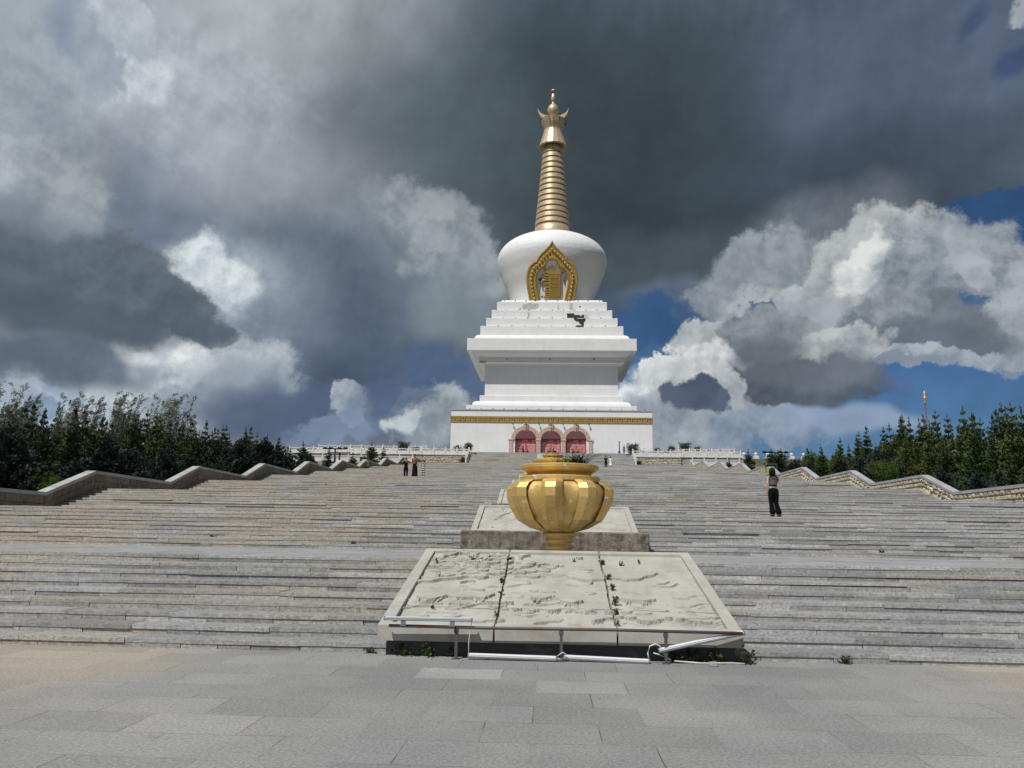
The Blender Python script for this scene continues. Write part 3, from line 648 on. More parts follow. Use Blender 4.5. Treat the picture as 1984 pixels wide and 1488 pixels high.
def balustrade(label,p0,p1,n,skip=()):
    p0,p1=Vector(p0),Vector(p1); d=p1-p0; L=Vector((d.x,d.y)).length/n; t=thing('balustrade',label,'balustrade',p0,math.atan2(d.y,d.x)); sl=d.z/n
    key=round(L,3)
    if key not in PAN: PAN[key]=panel_mb(L).mesh('railing_panel',M['marble'])
    for i in range(n+1):
        if i in skip: continue
        link('post',PP,t,(i*L,0,i*sl))
        if i<n and i+1 not in skip:
            q=link('railing_panel',PAN[key],t,(i*L,0,i*sl))
            if abs(sl)>.01: q.matrix_local=Matrix(((1,0,0,i*L),(0,1,0,0),(sl/L,0,1,i*sl),(0,0,0,1)))
    return t
bx=2.02
balustrade('white marble balustrade on the low rough wall, left of the narrow stairs',(NX0-8.1,YR+.15,zB),(NX0-.25,YR+.15,zB),4)
balustrade('white marble balustrade on the low rough wall, right of the narrow stairs',(NX1+.25,YR+.15,zB),(NX1+8.4,YR+.15,zB),4)
balustrade('long white balustrade running left behind the small spruces',(-44,YR+.2,zB),(NX0-8.3,YR+.2,zB),11)
balustrade('long white balustrade running right behind the broad spruces',(NX1+8.6,YR+.2,zB),(31,YR+.2,zB),5)
balustrade('lower white balustrade starting at the last zigzag of the right wall',(22.2,129.0,zT),(29.5,129.0,zT),4)
balustrade('lower white balustrade starting at the last zigzag of the left wall',(-43,129.0,zT),(-22.2,129.0,zT),10)
balustrade('white balustrade on the top terrace left of the white tower',(-43,YC+.35,zC),(-23,YC+.35,zC),10)
balustrade('white balustrade on the top terrace right of the white tower',(23,YC+.35,zC),(33,YC+.35,zC),5)
balustrade('sloping balustrade seen end on at the left edge of the narrow stairs',(NX0-.15,y2-.4,zT),(NX0-.15,YR-.1,zB),3)
balustrade('sloping balustrade seen end on at the right edge of the narrow stairs',(NX1+.15,y2-.4,zT),(NX1+.15,YR-.1,zB),3)
# ------------------------------------------------------------------ the stupa
YS=186.
S=thing('stupa','huge white stupa with stepped terraces, bulbous dome and golden ringed spire','stupa',(0,YS,zC))
OFF=Vector((0,YS,zC)); CX=-.09
def sq(h,z0,z1,mb=None,b=.06): # square tier in stupa space
    mb=mb or MB(); mb.cbox(CX-h,CX+h,-h,h,z0-zC,z1-zC,b); return mb
def rtier(h,z0,z1):      # square tier with a rounded top edge
    mb=MB(); n=7; H=z1-z0; rings=[(h,0)]+[(h-H*.95*(1-math.cos(a)),H*.12+H*.88*math.sin(a)) for a in [math.pi/2*i/n for i in range(n+1)]]
    vs=[]
    for r,z in rings: vs+=[(CX-r,-r,z0-zC+z),(CX+r,-r,z0-zC+z),(CX+r,r,z0-zC+z),(CX-r,r,z0-zC+z)]
    fs=[(i*4+k,i*4+(k+1)%4,(i+1)*4+(k+1)%4,(i+1)*4+k) for i in range(len(rings)-1) for k in range(4)]+[(0,3,2,1),tuple((len(rings)-1)*4+k for k in range(4))]
    mb.add(vs,fs); return mb
W_=M['white']
# base block with door openings cut into its front
HB=20.62; zt=26.62
ARC=[(-5.25,2.17),(-.08,2.05),(5.03,2.11)]; zs=20.75
def arch_pts(cx,r,z_s,n=18,z0=None):
    p=[(cx-r,z0)] if z0 is not None else []
    p+=[(cx-r*math.cos(math.pi*i/n),z_s+r*.93*math.sin(math.pi*i/n)) for i in range(n+1)]
    if z0 is not None: p.append((cx+r,z0))
    return p
mb=MB(); yb=-HB
# front face built as strips round the openings
edges=[CX-HB]+sum([[c-r,c+r] for c,r in ARC],[])+[CX+HB]
for i in range(0,8,2): mb.box(edges[i],edges[i+1],yb,yb+1.6,0,zs+2.4-zC)
mb.box(CX-HB,CX+HB,yb,yb+1.6,zs+2.4-zC,zt-zC); mb.box(CX-HB,CX+HB,yb+1.6,HB,0,zt-zC)
for c,r in ARC:
    ap=arch_pts(c,r,zs); top=zs+2.4
    for a,b in zip(ap,ap[1:]):
        vs=[(a[0],yb,a[1]-zC),(b[0],yb,b[1]-zC),(b[0],yb,top-zC),(a[0],yb,top-zC)]; vs+=[(x,yb+1.6,z) for x,y,z in vs]
        mb.add(vs,[(0,1,2,3),(0,4,5,1)])
mb.build('base_block',W_,S)
sq(HB+.12,zt,26.95).build('base_parapet',M['copR'],S)
fz=MB(); fz.box(CX-HB-.07,CX+HB+.07,-HB-.07,HB+.07,24.16-zC,25.47-zC); fr=fz.build('frieze',M['friezed'],S)
# meander raised on the frieze
mm=MB(); n=41; P_=(2*HB)/n; s=P_/9
for i in range(n):
    x=CX-HB+i*P_; z0=24.34-zC; H=.95; v=H/7; Y0,Y1=-HB-.14,-HB-.071
    B=lambda a,b,c,d: mm.box(x+a*s,x+b*s,Y0,Y1,z0+c*v,z0+d*v)
    B(0,8,6,7);B(7,8,2,6);B(3,7,2,3);B(3,4,3,4.6);B(1,2,0,5);B(2,9,0,1);B(4,6,3.7,4.6) if i%2 else None
mm.box(CX-HB,CX+HB,-HB-.13,-HB-.072,24.2-zC,24.27-zC); mm.box(CX-HB,CX+HB,-HB-.13,-HB-.072,25.37-zC,25.45-zC)
mm.build('meander_pattern',M['friezeh'],fr)
sq(17.87,26.95,28.24).build('tier',W_,S); rtier(16.75,28.24,29.42).build('rounded_tier',W_,S); sq(15.29,29.42,30.75).build('tier',W_,S)
sq(14.3,30.75,37.55).build('body',W_,S)
# flared underside of the cornice: straight fascia, cove and inner band
cn=MB(); cn.cbox(CX-18,CX+18,-18,18,40.05-zC,42.66-zC,.05)
cn.build('cornice',W_,S)
cv=MB(); vs=[]
ringz=[(17.0,40.06),(16.75,39.7),(16.2,39.35),(15.65,39.2),(15.55,39.1),(15.55,37.95),(14.95,37.75),(14.95,37.54)]
for r,z in ringz: vs+=[(CX-r,-r,z-zC),(CX+r,-r,z-zC),(CX+r,r,z-zC),(CX-r,r,z-zC)]
cv.add(vs,[(i*4+k,(i+1)*4+k,(i+1)*4+(k+1)%4,i*4+(k+1)%4) for i in range(len(ringz)-1) for k in range(4)]+[tuple((len(ringz)-1)*4+k for k in (3,2,1,0))])
cv.build('cornice_cove',W_,S)
rtier(16.6,42.66,44.0).build('rounded_tier',W_,S)
for h,a,b in ((15.46,44.0,46.05),(14.33,46.05,48.15),(13.25,48.15,50.25),(12.18,50.25,52.4)): sq(h,a,b).build('tier',W_,S)
rtier(11.35,52.4,53.25).build('rounded_tier',W_,S)
# rain outlets along the edges of the tiers
hm=MB().box(-.1,.1,-.03,.1,-.02,.13).mesh('drain_hole',M['hole_and_shadow'])
for h,z,k in ((20.7,26.98,17),(16.6,42.72,16),(15.46,46.0,11),(14.33,48.1,11),(13.25,50.2,11),(11.3,52.9,10)):
    for i in range(k):
        if h>20 and i in(0,): continue
        o=link('drain_hole',hm,S,(CX-h*.93+2*h*.93*i/(k-1)+RNG.uniform(-.15,.15),-h,z-zC)); o.scale.x=RNG.uniform(.7,1.3)
for x0_,x1_,z0_,z1_ in [(x-.12,x+.12,38.6,38.8) for x in(-9.6,-.4,9.0)]+[(-15.6,-14.2,37.86,38.05)]:  # three small fittings; the last, long bar is a painted bracket shadow under the cornice
    lb=MB(); lb.box(x0_,x1_,-15.66,-15.5,z0_-zC,z1_-zC); lb.build('fitting_and_shadow',M['hole_and_shadow'],S)
def patch(name,poly,h,mat,th=.02):
    m=MB(); m.prism([(x,z-zC) for x,z in poly],-h-th,-h+.02,'y'); o=m.build(name,mat,S); fix_normals(o); return o
def rag(poly,n=5,a=.07):
    out=[]
    for i,p in enumerate(poly):
        q=poly[(i+1)%len(poly)]
        for k in range(n):
            t=k/n; out.append((p[0]+(q[0]-p[0])*t+RNG.normal(0,a),p[1]+(q[1]-p[1])*t+RNG.normal(0,a)))
    return out
patch('bare_patch',rag([(-6.64,51.81),(-4.74,52.08),(-3.09,51.95),(-3.0,51.16),(-4.22,50.68),(-6.5,50.63)],5),12.18,M['bare'])
patch('bare_patch',[(1.3,51.96),(1.73,50.59),(1.1,50.59)],12.18,M['bare']); patch('bare_patch',rag([(3.83,52.17),(4.38,52.18),(4.77,50.6),(3.83,50.6)],3,.05),12.18,M['bare'])
patch('bare_patch',rag([(-5.39,49.67),(-4.94,49.68),(-4.93,48.4),(-5.38,48.4)],3,.04),13.25,M['bare']); patch('bare_patch',rag([(7.2,49.2),(7.7,49.2),(7.8,48.4),(7.2,48.4)],3,.05),13.25,M['bare'])
patch('dark_hole',[(5.98,51.47),(6.28,51.47),(6.28,51.16),(5.98,51.16)],12.18,M['hole_and_shadow']); patch('dark_hole',[(-7.2,50.9),(-6.95,50.9),(-6.95,50.65),(-7.2,50.65)],12.18,M['hole_and_shadow'])
patch('black_patch',rag([(3.23,49.44),(4.86,49.5),(4.86,49.18),(5.99,49.11),(6.11,48.8),(6.4,48.9),(6.5,49.15),(6.99,49.1),(7.06,48.22),(4.74,48.3),(4.61,48.44),(3.24,48.43)],3,.05),13.25,M['tarp'],.06)
patch('black_patch',rag([(4.71,48.10),(7.27,48.10),(7.19,47.48),(6.87,47.35),(6.82,46.3),(5.95,46.96),(5.58,47.47),(4.83,47.6)],3,.06),14.33,M['tarp'],.06)
patch('black_patch',rag([(4.9,46.2),(6.6,46.25),(6.9,45.9),(5.2,45.85)],3,.04),15.46,M['tarp'],.05)
# dome
dz=lambda l:[(r,z-zC) for r,z in l]
prof=dz([(9.1,53.26),(9.4,54.6),(9.95,56.6),(10.65,58.4),(11.35,60.0),(11.95,61.6),(12.6,63.3),(12.98,64.8),(13.05,65.6),(12.95,66.5),(12.55,67.5),(11.8,68.6),(10.65,69.6),(9.1,70.5),(7.4,71.2),(5.5,71.8),(4.2,72.0),(3.0,72.1)])
# smooth the profile
def spl(p,n=4):
    out=[]
    for i in range(len(p)-1):
        a,b,c,d=p[max(i-1,0)],p[i],p[i+1],p[min(i+2,len(p)-1)]
        for k in range(n):
            t=k/n; out.append(tuple(.5*((2*b[j])+(-a[j]+c[j])*t+(2*a[j]-5*b[j]+4*c[j]-d[j])*t*t+(-a[j]+3*b[j]-3*c[j]+d[j])*t**3) for j in(0,1)))
    return out+[p[-1]]
MB().lathe(spl(prof),96,(CX,0,0)).build('dome',M['dome'],S)
# spire
sp_=[(4.25,75.1),(4.18,76.5),(4.05,76.7)]; z=76.7
pl=MB().lathe(dz([(4.38,71.9),(4.3,72.6),(4.2,74.25),(4.0,74.35)]),48,(CX,0,0)); pl.build('spire_foot',M['spire'],S)
NR=14; z0,z1=74.4,94.6
for i in range(NR):
    a=z0+(z1-z0)*i/NR; b=z0+(z1-z0)*(i+1)/NR; ra=4.15+(2.35-4.15)*i/NR; rb=4.15+(2.35-4.15)*(i+1)/NR; h=b-a
    MB().lathe(dz([(ra-.42,a-.05),(ra-.42,a+.24*h),(ra+.0,a+.26*h),(ra+.04,a+.32*h),(rb+.04,b-.02),(rb-.42,b)]),64,(CX,0,0),sm=False).build('spire_ring',M['spire'],S)
MB().lathe(dz([(2.0,94.4),(2.1,95.6)]),32,(CX,0,0)).build('spire_neck',M['spire'],S)
MB().lathe(dz([(1.9,95.6),(3.45,95.15),(3.55,95.35),(3.4,95.8),(3.0,96.9),(2.6,98.2),(2.35,99.2),(2.3,99.7),(2.0,99.7)]),16,(CX,0,0),sm=False).build('canopy',M['spire'],S)
MB().lathe(dz([(2.15,99.6),(2.4,100.3),(2.75,101.2),(3.05,102.4),(2.95,102.5)]),12,(CX,0,0),sm=False).build('crown',M['spire'],S)
sk=MB()
for i in range(22):
    a=2*math.pi*i/22+.1; x,y=CX+3.12*math.cos(a),3.12*math.sin(a); zz=102.3-zC
    sk.tube([(x,y,zz),(x+.25*math.cos(a),y+.25*math.sin(a),zz-.1)],.09,5)
    if i%3==0: sk.box(x-.06,x+.06,y-.06,y+.06,zz-1.1,zz)
sk.build('crown_spikes',M['dark'],S)
# crescent moon, horns up
cr=[]; n=26
for i in range(n+1):
    a=math.pi+ (math.pi)*i/n; cr.append((3.8*math.cos(a),105.7+3.7*math.sin(a)*1.0))
for i in range(1,n):
    a=2*math.pi-(math.pi)*i/n; cr.append((3.7*math.cos(a),105.7+2.2*math.sin(a)))
m=MB(); m.prism([(CX+x,z-zC) for x,z in cr],-.45,.45,'y'); o=m.build('crescent',M['spire'],S); fix_normals(o)
MB().lathe(dz([(.5,103.2),(.95,103.9),(1.33,104.6),(1.43,105.35),(1.25,106.1),(.8,106.65),(.38,106.9),(.33,107.6),(.46,107.75),(.5,108.0),(.58,108.4),(.5,109.1),(.3,109.7),(.12,110.1)]),28,(CX,0,0)).build('finial',M['spire'],S)
fb=MB().sphere((CX,0,110.45-zC),.52); o=fb.build('jewel',[M['crim'],M['crimt']],S)
for p in o.data.polygons: p.material_index=1 if p.center.z>110.55-zC else 0  # upper faces of the ball take the paler pink
# niche
outl=[(0,66.45),(.25,65.95),(.61,65.4),(1.0,64.93),(1.43,64.5),(1.9,64.1),(2.35,63.7),(2.75,63.2),(3.06,62.65),(3.32,62.15),(3.52,61.8),(3.72,61.74),(4.1,61.62),(4.58,61.28),(5.0,60.8),(5.34,60.15),(5.6,59.3),(5.76,58.34),(5.75,57.5),(5.67,56.65),(5.35,54.97),(5.03,53.01)]
innl=[(0,62.15),(.7,61.95),(1.2,61.5),(1.55,60.8),(1.75,60.45),(2.5,60.15),(3.1,59.45),(3.45,58.4),(3.5,57.3),(3.35,56.0),(3.05,54.6),(2.72,53.0)]
yn=-12.2
def ring(outl,innl,y0,y1):
    def rs(l,n):
        L=[0]
        for a,b in zip(l,l[1:]): L.append(L[-1]+math.dist(a,b))
        o=[]
        for i in range(n+1):
            t=L[-1]*i/n; j=max(k for k in range(len(L)) if L[k]<=t+1e-9); j=min(j,len(l)-2); u=(t-L[j])/(L[j+1]-L[j]); o.append((l[j][0]+(l[j+1][0]-l[j][0])*u,l[j][1]+(l[j+1][1]-l[j][1])*u))
        return o
    n=64; A=rs(outl,n); B=rs(innl,n)
    A=[(-x,z) for x,z in A[::-1]]+A[1:]; B=[(-x,z) for x,z in B[::-1]]+B[1:]
    m=MB(); N_=len(A); vs=[]
    for (ax,az),(bx_,bz) in zip(A,B):
        ax+=CX; bx_+=CX; az-=zC; bz-=zC
        k=lambda t,y:(ax+(bx_-ax)*t,y,az+(bz-az)*t)
        vs+=[k(0,y1),k(0,y0+.25),k(.05,y0),k(.14,y0),k(.17,y0+.12),k(.80,y0+.12),k(.84,y0),k(.93,y0),k(1,y0+.2),k(1,y1)]
    K=10; m.add(vs,[(i*K+j,i*K+j+1,(i+1)*K+j+1,(i+1)*K+j) for i in range(N_-1) for j in range(K-1)]); return m
ids0=set(o.name for o in bpy.data.objects); nc=ring(outl,innl,yn,-7.0).build('niche',M['frieze'],S); fix_normals(nc)
bd=MB(); bs=[(-0.03,64.3),(.6,63.79),(1.2,63.22),(1.83,62.65),(2.35,62.02),(2.85,61.28),(3.46,60.72),(4.0,60.15),(4.38,59.35),(4.6,58.5),(4.64,57.67),(4.55,56.82),(4.42,55.98),(4.26,55.08),(4.08,54.25),(3.86,53.45)]
for x,z in bs:
    for q in ((1,-1) if x>.1 else (1,)): bd.sphere((CX+q*x,yn-.12,z-zC),.23,10,6)
bd.build('beads',M['friezeh'],nc)
m=MB(); m.prism([(CX+x,z-zC) for x,z in ([(-a,b) for a,b in innl[::-1]]+innl[1:])],yn+1.0,yn+1.3,'y'); o=m.build('niche_back',M['white'],nc); fix_normals(o)
pm=MB(); Y1=yn+.98
pm.box(-.75,1.9,Y1-.5,Y1,53.8-zC,59.5-zC)
pm.prism([(-1.95,59.85-zC),(-.9,59.0-zC),(1.95,59.0-zC),(1.95,59.85-zC)],Y1-.55,Y1,'y')
for i,xx in enumerate((-.55,-.2,.15,.5,.85,1.2,1.55)): pm.box(xx,xx+.17,Y1-.62,Y1-.5,53.9-zC,58.9-zC)
for zz in (58.1,56.9,56.2): pm.box(-.6,1.2,Y1-.64,Y1-.52,zz-zC,zz+.2-zC)
for j,(zz,hh) in enumerate(((58.6,.35),(58.05,.35),(57.5,.35),(56.7,.5),(55.9,.5),(55.3,.35),(54.8,.35),(54.3,.3),(53.85,.3))):
    pm.box(-1.85+(.25 if 3<j<8 else 0),-.75,Y1-.5,Y1,zz-zC,zz+hh-zC)
pm.tube([(CX+.1+1.0*math.cos(a)-1.5,Y1-.3,57.0-zC+.9*math.sin(a)) for a in [math.pi*.45+i*.35 for i in range(8)]],.18,6)
pm.prism([(-.5+CX,60.0-zC),(-.6+CX,60.6-zC),(-.25+CX,60.3-zC),(.25+CX,60.3-zC),(.6+CX,60.6-zC),(.5+CX,60.0-zC)],Y1-.4,Y1,'y'); pm.prism([(CX-.12,60.4-zC),(CX,61.8-zC),(CX+.12,60.4-zC)],Y1-.3,Y1,'y')
o=pm.build('monogram',M['frieze'],nc); fix_normals(o)
pm=MB()
pm.prism([(-3.15,57.9-zC),(-2.35,57.2-zC),(-2.35,58.6-zC)],Y1-.15,Y1,'y'); pm.prism([(-3.0,57.2-zC),(-2.35,56.6-zC),(-2.4,57.1-zC)],Y1-.12,Y1,'y')
pm.prism([(2.75,58.4-zC),(2.45,57.9-zC),(2.9,57.5-zC),(3.1,58.2-zC)],Y1-.15,Y1,'y'); pm.prism([(2.45,57.6-zC),(2.8,56.4-zC),(2.95,57.6-zC)],Y1-.15,Y1,'y')
for x,z in((-1.1,60.8),(-.7,61.1),(.75,61.2),(1.1,60.95),(2.3,59.4),(-2.2,59.0),(-2.3,54.2)): pm.prism([(x-.28,z-zC),(x,z-.12-zC),(x+.28,z+.05-zC),(x,z+.1-zC)],Y1-.1,Y1,'y')
o=pm.build('small_emblems',simple('slate_paint',(.10,.09,.12),.6),nc); fix_normals(o)
for o in bpy.data.objects:      # the whole niche leans outwards with the dome
    if o.name not in ids0 and o.type=='MESH':
        for v in o.data.vertices: v.co.y-=-.95+(v.co.z-(53.3-zC))/13.3*2.15
# arches, doors, spotlights
for ai,(c,r) in enumerate(ARC):
    ro=r+.82; t_=MB(); A=arch_pts(c,r,zs,20); B=arch_pts(c,ro,zs,20)
    if ai<2:  B=[(min(x,(c+ARC[ai+1][0])/2),z) for x,z in B]
    if ai>0:  B=[(max(x,(c+ARC[ai-1][0])/2),z) for x,z in B]
    vs=[]
    for a,b in zip(A,B): vs+=[(a[0],-HB+.5,a[1]-zC),(a[0],-HB-.22,a[1]-zC),(b[0],-HB-.22,b[1]-zC),(b[0],-HB+.01,b[1]-zC)]
    t_.add(vs,[(i*4+j,i*4+j+1,(i+1)*4+j+1,(i+1)*4+j) for i in range(len(A)-1) for j in range(3)])
    aw=t_.build('archway',M['pink'],S); fix_normals(aw)
    kb=MB(); kz=zs+r*.93-.25-zC; kb.prism([(c-.34,kz),(c+.34,kz),(c+.46,kz+1.3),(c-.46,kz+1.3)],-HB-.45,-HB-.1,'y'); kb.cbox(c-.55,c+.55,-HB-.5,-HB-.1,kz+1.3,kz+1.5,.04); kb.sphere((c,-HB-.5,kz+.8),.24,8,6); kb.sphere((c,-HB-.48,kz+.35),.18,8,6)
    o=kb.build('keystone',M['pink'],aw); fix_normals(o)
    dr=MB(); dr.box(c-r-.02,c+r+.02,-HB+.95,-HB+1.1,0,zs-zC+.02); dr.prism([(x,z-zC) for x,z in arch_pts(c,r+.02,zs+.3)],-HB+.95,-HB+1.1,'y'); d_=dr.build('door',M['door'],aw); fix_normals(d_)
    f=MB(); f.box(c-r,c+r,-HB+.75,-HB+.94,zs-zC-.38,zs-zC-.0); f.box(c-r,c-r+.2,-HB+.75,-HB+.94,0,zs-zC-.38); f.box(c+r-.2,c+r,-HB+.75,-HB+.94,0,zs-zC-.38); f.box(c-.06,c+.06,-HB+.86,-HB+.94,0,zs-zC-.38)
    f.build('door_frame',M['red'],d_)
    sd_=MB()
    for i in range(9):
        for j in range(6):
            x=c-r+.45+(2*r-.9)*i/8; sd_.sphere((x,-HB+.93,.9+j*.58),.10,6,4)
    sd_.build('door_studs',simple('dark_red_studs',(.28,.06,.06),.5),d_)
    rd=MB()
    for _ in range(5):
        x=c+RNG.uniform(-1.2,1.3); z=RNG.uniform(2.2,3.2); rd.box(x-.12,x+.12,-HB+.90,-HB+.948,z-RNG.uniform(.2,.7),z+RNG.uniform(.1,.5))
    rd.build('red_streaks',simple('orange_red_paper',(.42,.12,.08),.7),d_)
    for q in(-1,1):
        k=MB(); k.sphere((c+q*.42,-HB+.88,2.15),.2,8,6); k.tube([(c+q*.42+.2*math.sin(a),-HB+.78,1.9+.22*math.cos(a)) for a in [i*.7 for i in range(10)]],.05,5); k.build('door_knocker',M['dark'],d_)
for i,x in enumerate((ARC[0][0]-ARC[0][1]-.85,(ARC[0][0]+ARC[1][0])/2,(ARC[1][0]+ARC[2][0])/2,ARC[2][0]+ARC[2][1]+.85)):
    p=MB(); w=.38 if i in(0,3) else .42; p.box(x-w,x+w,-HB-.2,-HB+.01,0,zs-zC-.25); p.cbox(x-w-.14,x+w+.14,-HB-.28,-HB+.01,zs-zC-.25,zs-zC+.06,.03); p.build('pilaster',M['pink'],S)
for x in (-7.95,-2.55,2.35,7.65,-5.2,-.2,5.1):
    p=MB(); p.box(x-.05,x+.05,-HB-.42,-HB+.01,23.98-zC,24.05-zC); p.cbox(x-.16,x+.16,-HB-.62,-HB-.36,23.78-zC,24.06-zC,.03); p.build('spotlight',M['spot'],S)
# ------------------------------------------------------------------ carved relief panels down the middle of the stairs
def relief_height(u,v,L,W,rs,full=True):
    """height field of a carved landscape; u across (m, -W/2..W/2), v up the slope (0..L)"""
    H=np.zeros_like(u); g=np.random.default_rng(rs)
    def wob(x,y,s,sd):
        r=np.zeros_like(x); q=np.random.default_rng(sd)
        for _ in range(7):
            a,b,c=q.normal(0,s,2).tolist()+[q.uniform(0,6.3)]; r+=np.sin(a*x+b*y+c)
        return r/7
    X=u+wob(u,v,9,rs)*.10+wob(u,v,30,rs+1)*.014; Y=v+wob(u,v,9,rs+2)*.10+wob(u,v,30,rs+3)*.014
    def blob(cx,cy,rx,ry,h,rot=0.,e=13.):
        c,s=math.cos(rot),math.sin(rot); a=(X-cx)*c+(Y-cy)*s; b=-(X-cx)*s+(Y-cy)*c
        d=1-np.sqrt((a/rx)**2+(b/ry)**2); return np.clip(d*e*min(rx,ry)/.1,0,1)*h
    # low hills in terraces
    for i in range(5):
        y0=L*(.16+.14*i)+g.uniform(-.1,.1); m=1/(1+np.exp(-(Y-y0-.22*np.sin(X*g.uniform(.8,1.6)+g.uniform(0,6)))*45)); H+=m*.012
        m=1/(1+np.exp(-(Y-y0+.06-.25*np.sin(X*g.uniform(.8,1.6)+g.uniform(0,6)))*60)); H-=m*.008
    if full:
        # leaf clusters of a tree, upper left, with its bough
        for _ in range(150):
            cx=-W*.44+abs(g.normal(0,.9)); cy=L*.80+g.normal(0,L*.09); 
            H=np.maximum(H,blob(min(cx,W*.1),min(cy,L*.95),g.uniform(.05,.15),g.uniform(.03,.06),g.uniform(.035,.075),g.uniform(-1,1)))
        for _ in range(60):
            cx=-W*.38+g.uniform(0,2.4); cy=L*.66+g.normal(0,.14)
            H=np.maximum(H,blob(cx,cy,g.uniform(.06,.16),g.uniform(.025,.05),g.uniform(.03,.065),g.uniform(-.7,.7)))
        for i in range(24): H=np.maximum(H,blob(-W*.47+i*.055,L*(.50+.006*i),.11,.045,.055,.35))
        # round tents, upper right
        for cx,cy,rx in ((.55,.60,.30),(1.05,.63,.42),(.25,.66,.3),(1.45,.68,.26)):
            H=np.maximum(H,blob(cx,L*cy,rx,.20,.06)); H=np.maximum(H,blob(cx,L*cy-.2,.06,.09,.05))
        # grazing animals and figures
        for cx,cy,k in [(1.15,.34,1.3),(.2,.30,1.),(-.25,.34,1.),(-1.35,.34,1.9),(-1.9,.33,1.4),(-.9,.28,1.)]+[(x,.13+.02*math.sin(x*9),.45) for x in np.arange(.5,2.3,.17)]+[(x,.20,.5) for x in np.arange(-.6,1.2,.26)]:
            H=np.maximum(H,blob(cx,L*cy,.17*k,.085*k,.055)); H=np.maximum(H,blob(cx+.17*k,L*cy+.06*k,.06*k,.06*k,.05))
            for q in(-.11,-.05,.06,.12): H=np.maximum(H,blob(cx+q*k,L*cy-.11*k,.018*k,.07*k,.04))
    else:
        for _ in range(70):
            H=np.maximum(H,blob(-W*.40+abs(g.normal(0,1.0)),L*.82+g.normal(0,.13),g.uniform(.05,.16),g.uniform(.03,.06),g.uniform(.03,.06),g.uniform(-1,1)))
        for i in range(16): H=np.maximum(H,blob(-W*.38+i*.03,L*(.45+.022*i),.08,.05,.05,1.))
        for _ in range(14): H=np.maximum(H,blob(g.uniform(-W*.4,W*.4),g.uniform(L*.1,L*.6),g.uniform(.1,.4),g.uniform(.03,.08),.035,g.uniform(-.3,.3)))
    if full:
        for _ in range(130):
            cx,cy=g.uniform(-W*.46,W*.46),L*g.uniform(.06,.62)
            H=np.maximum(H,blob(cx,cy,g.uniform(.06,.30),g.uniform(.015,.05),g.uniform(.012,.038),g.uniform(-.5,.5),14)+.0)
        for _ in range(36): H=np.maximum(H,blob(g.uniform(.2,W*.45),L*g.uniform(.72,.95),g.uniform(.08,.35),g.uniform(.012,.03),g.uniform(.012,.03),g.uniform(-.2,.2),14))
    # flowing drapery lines
    H+=.004*np.sin(26*Y+6*np.sin(X*2.3)+3*wob(u,v,4,rs+9))*np.clip(wob(u,v,3,rs+5)*3,0,1)
    H+=.004*wob(u,v,60,rs+8)
    return H
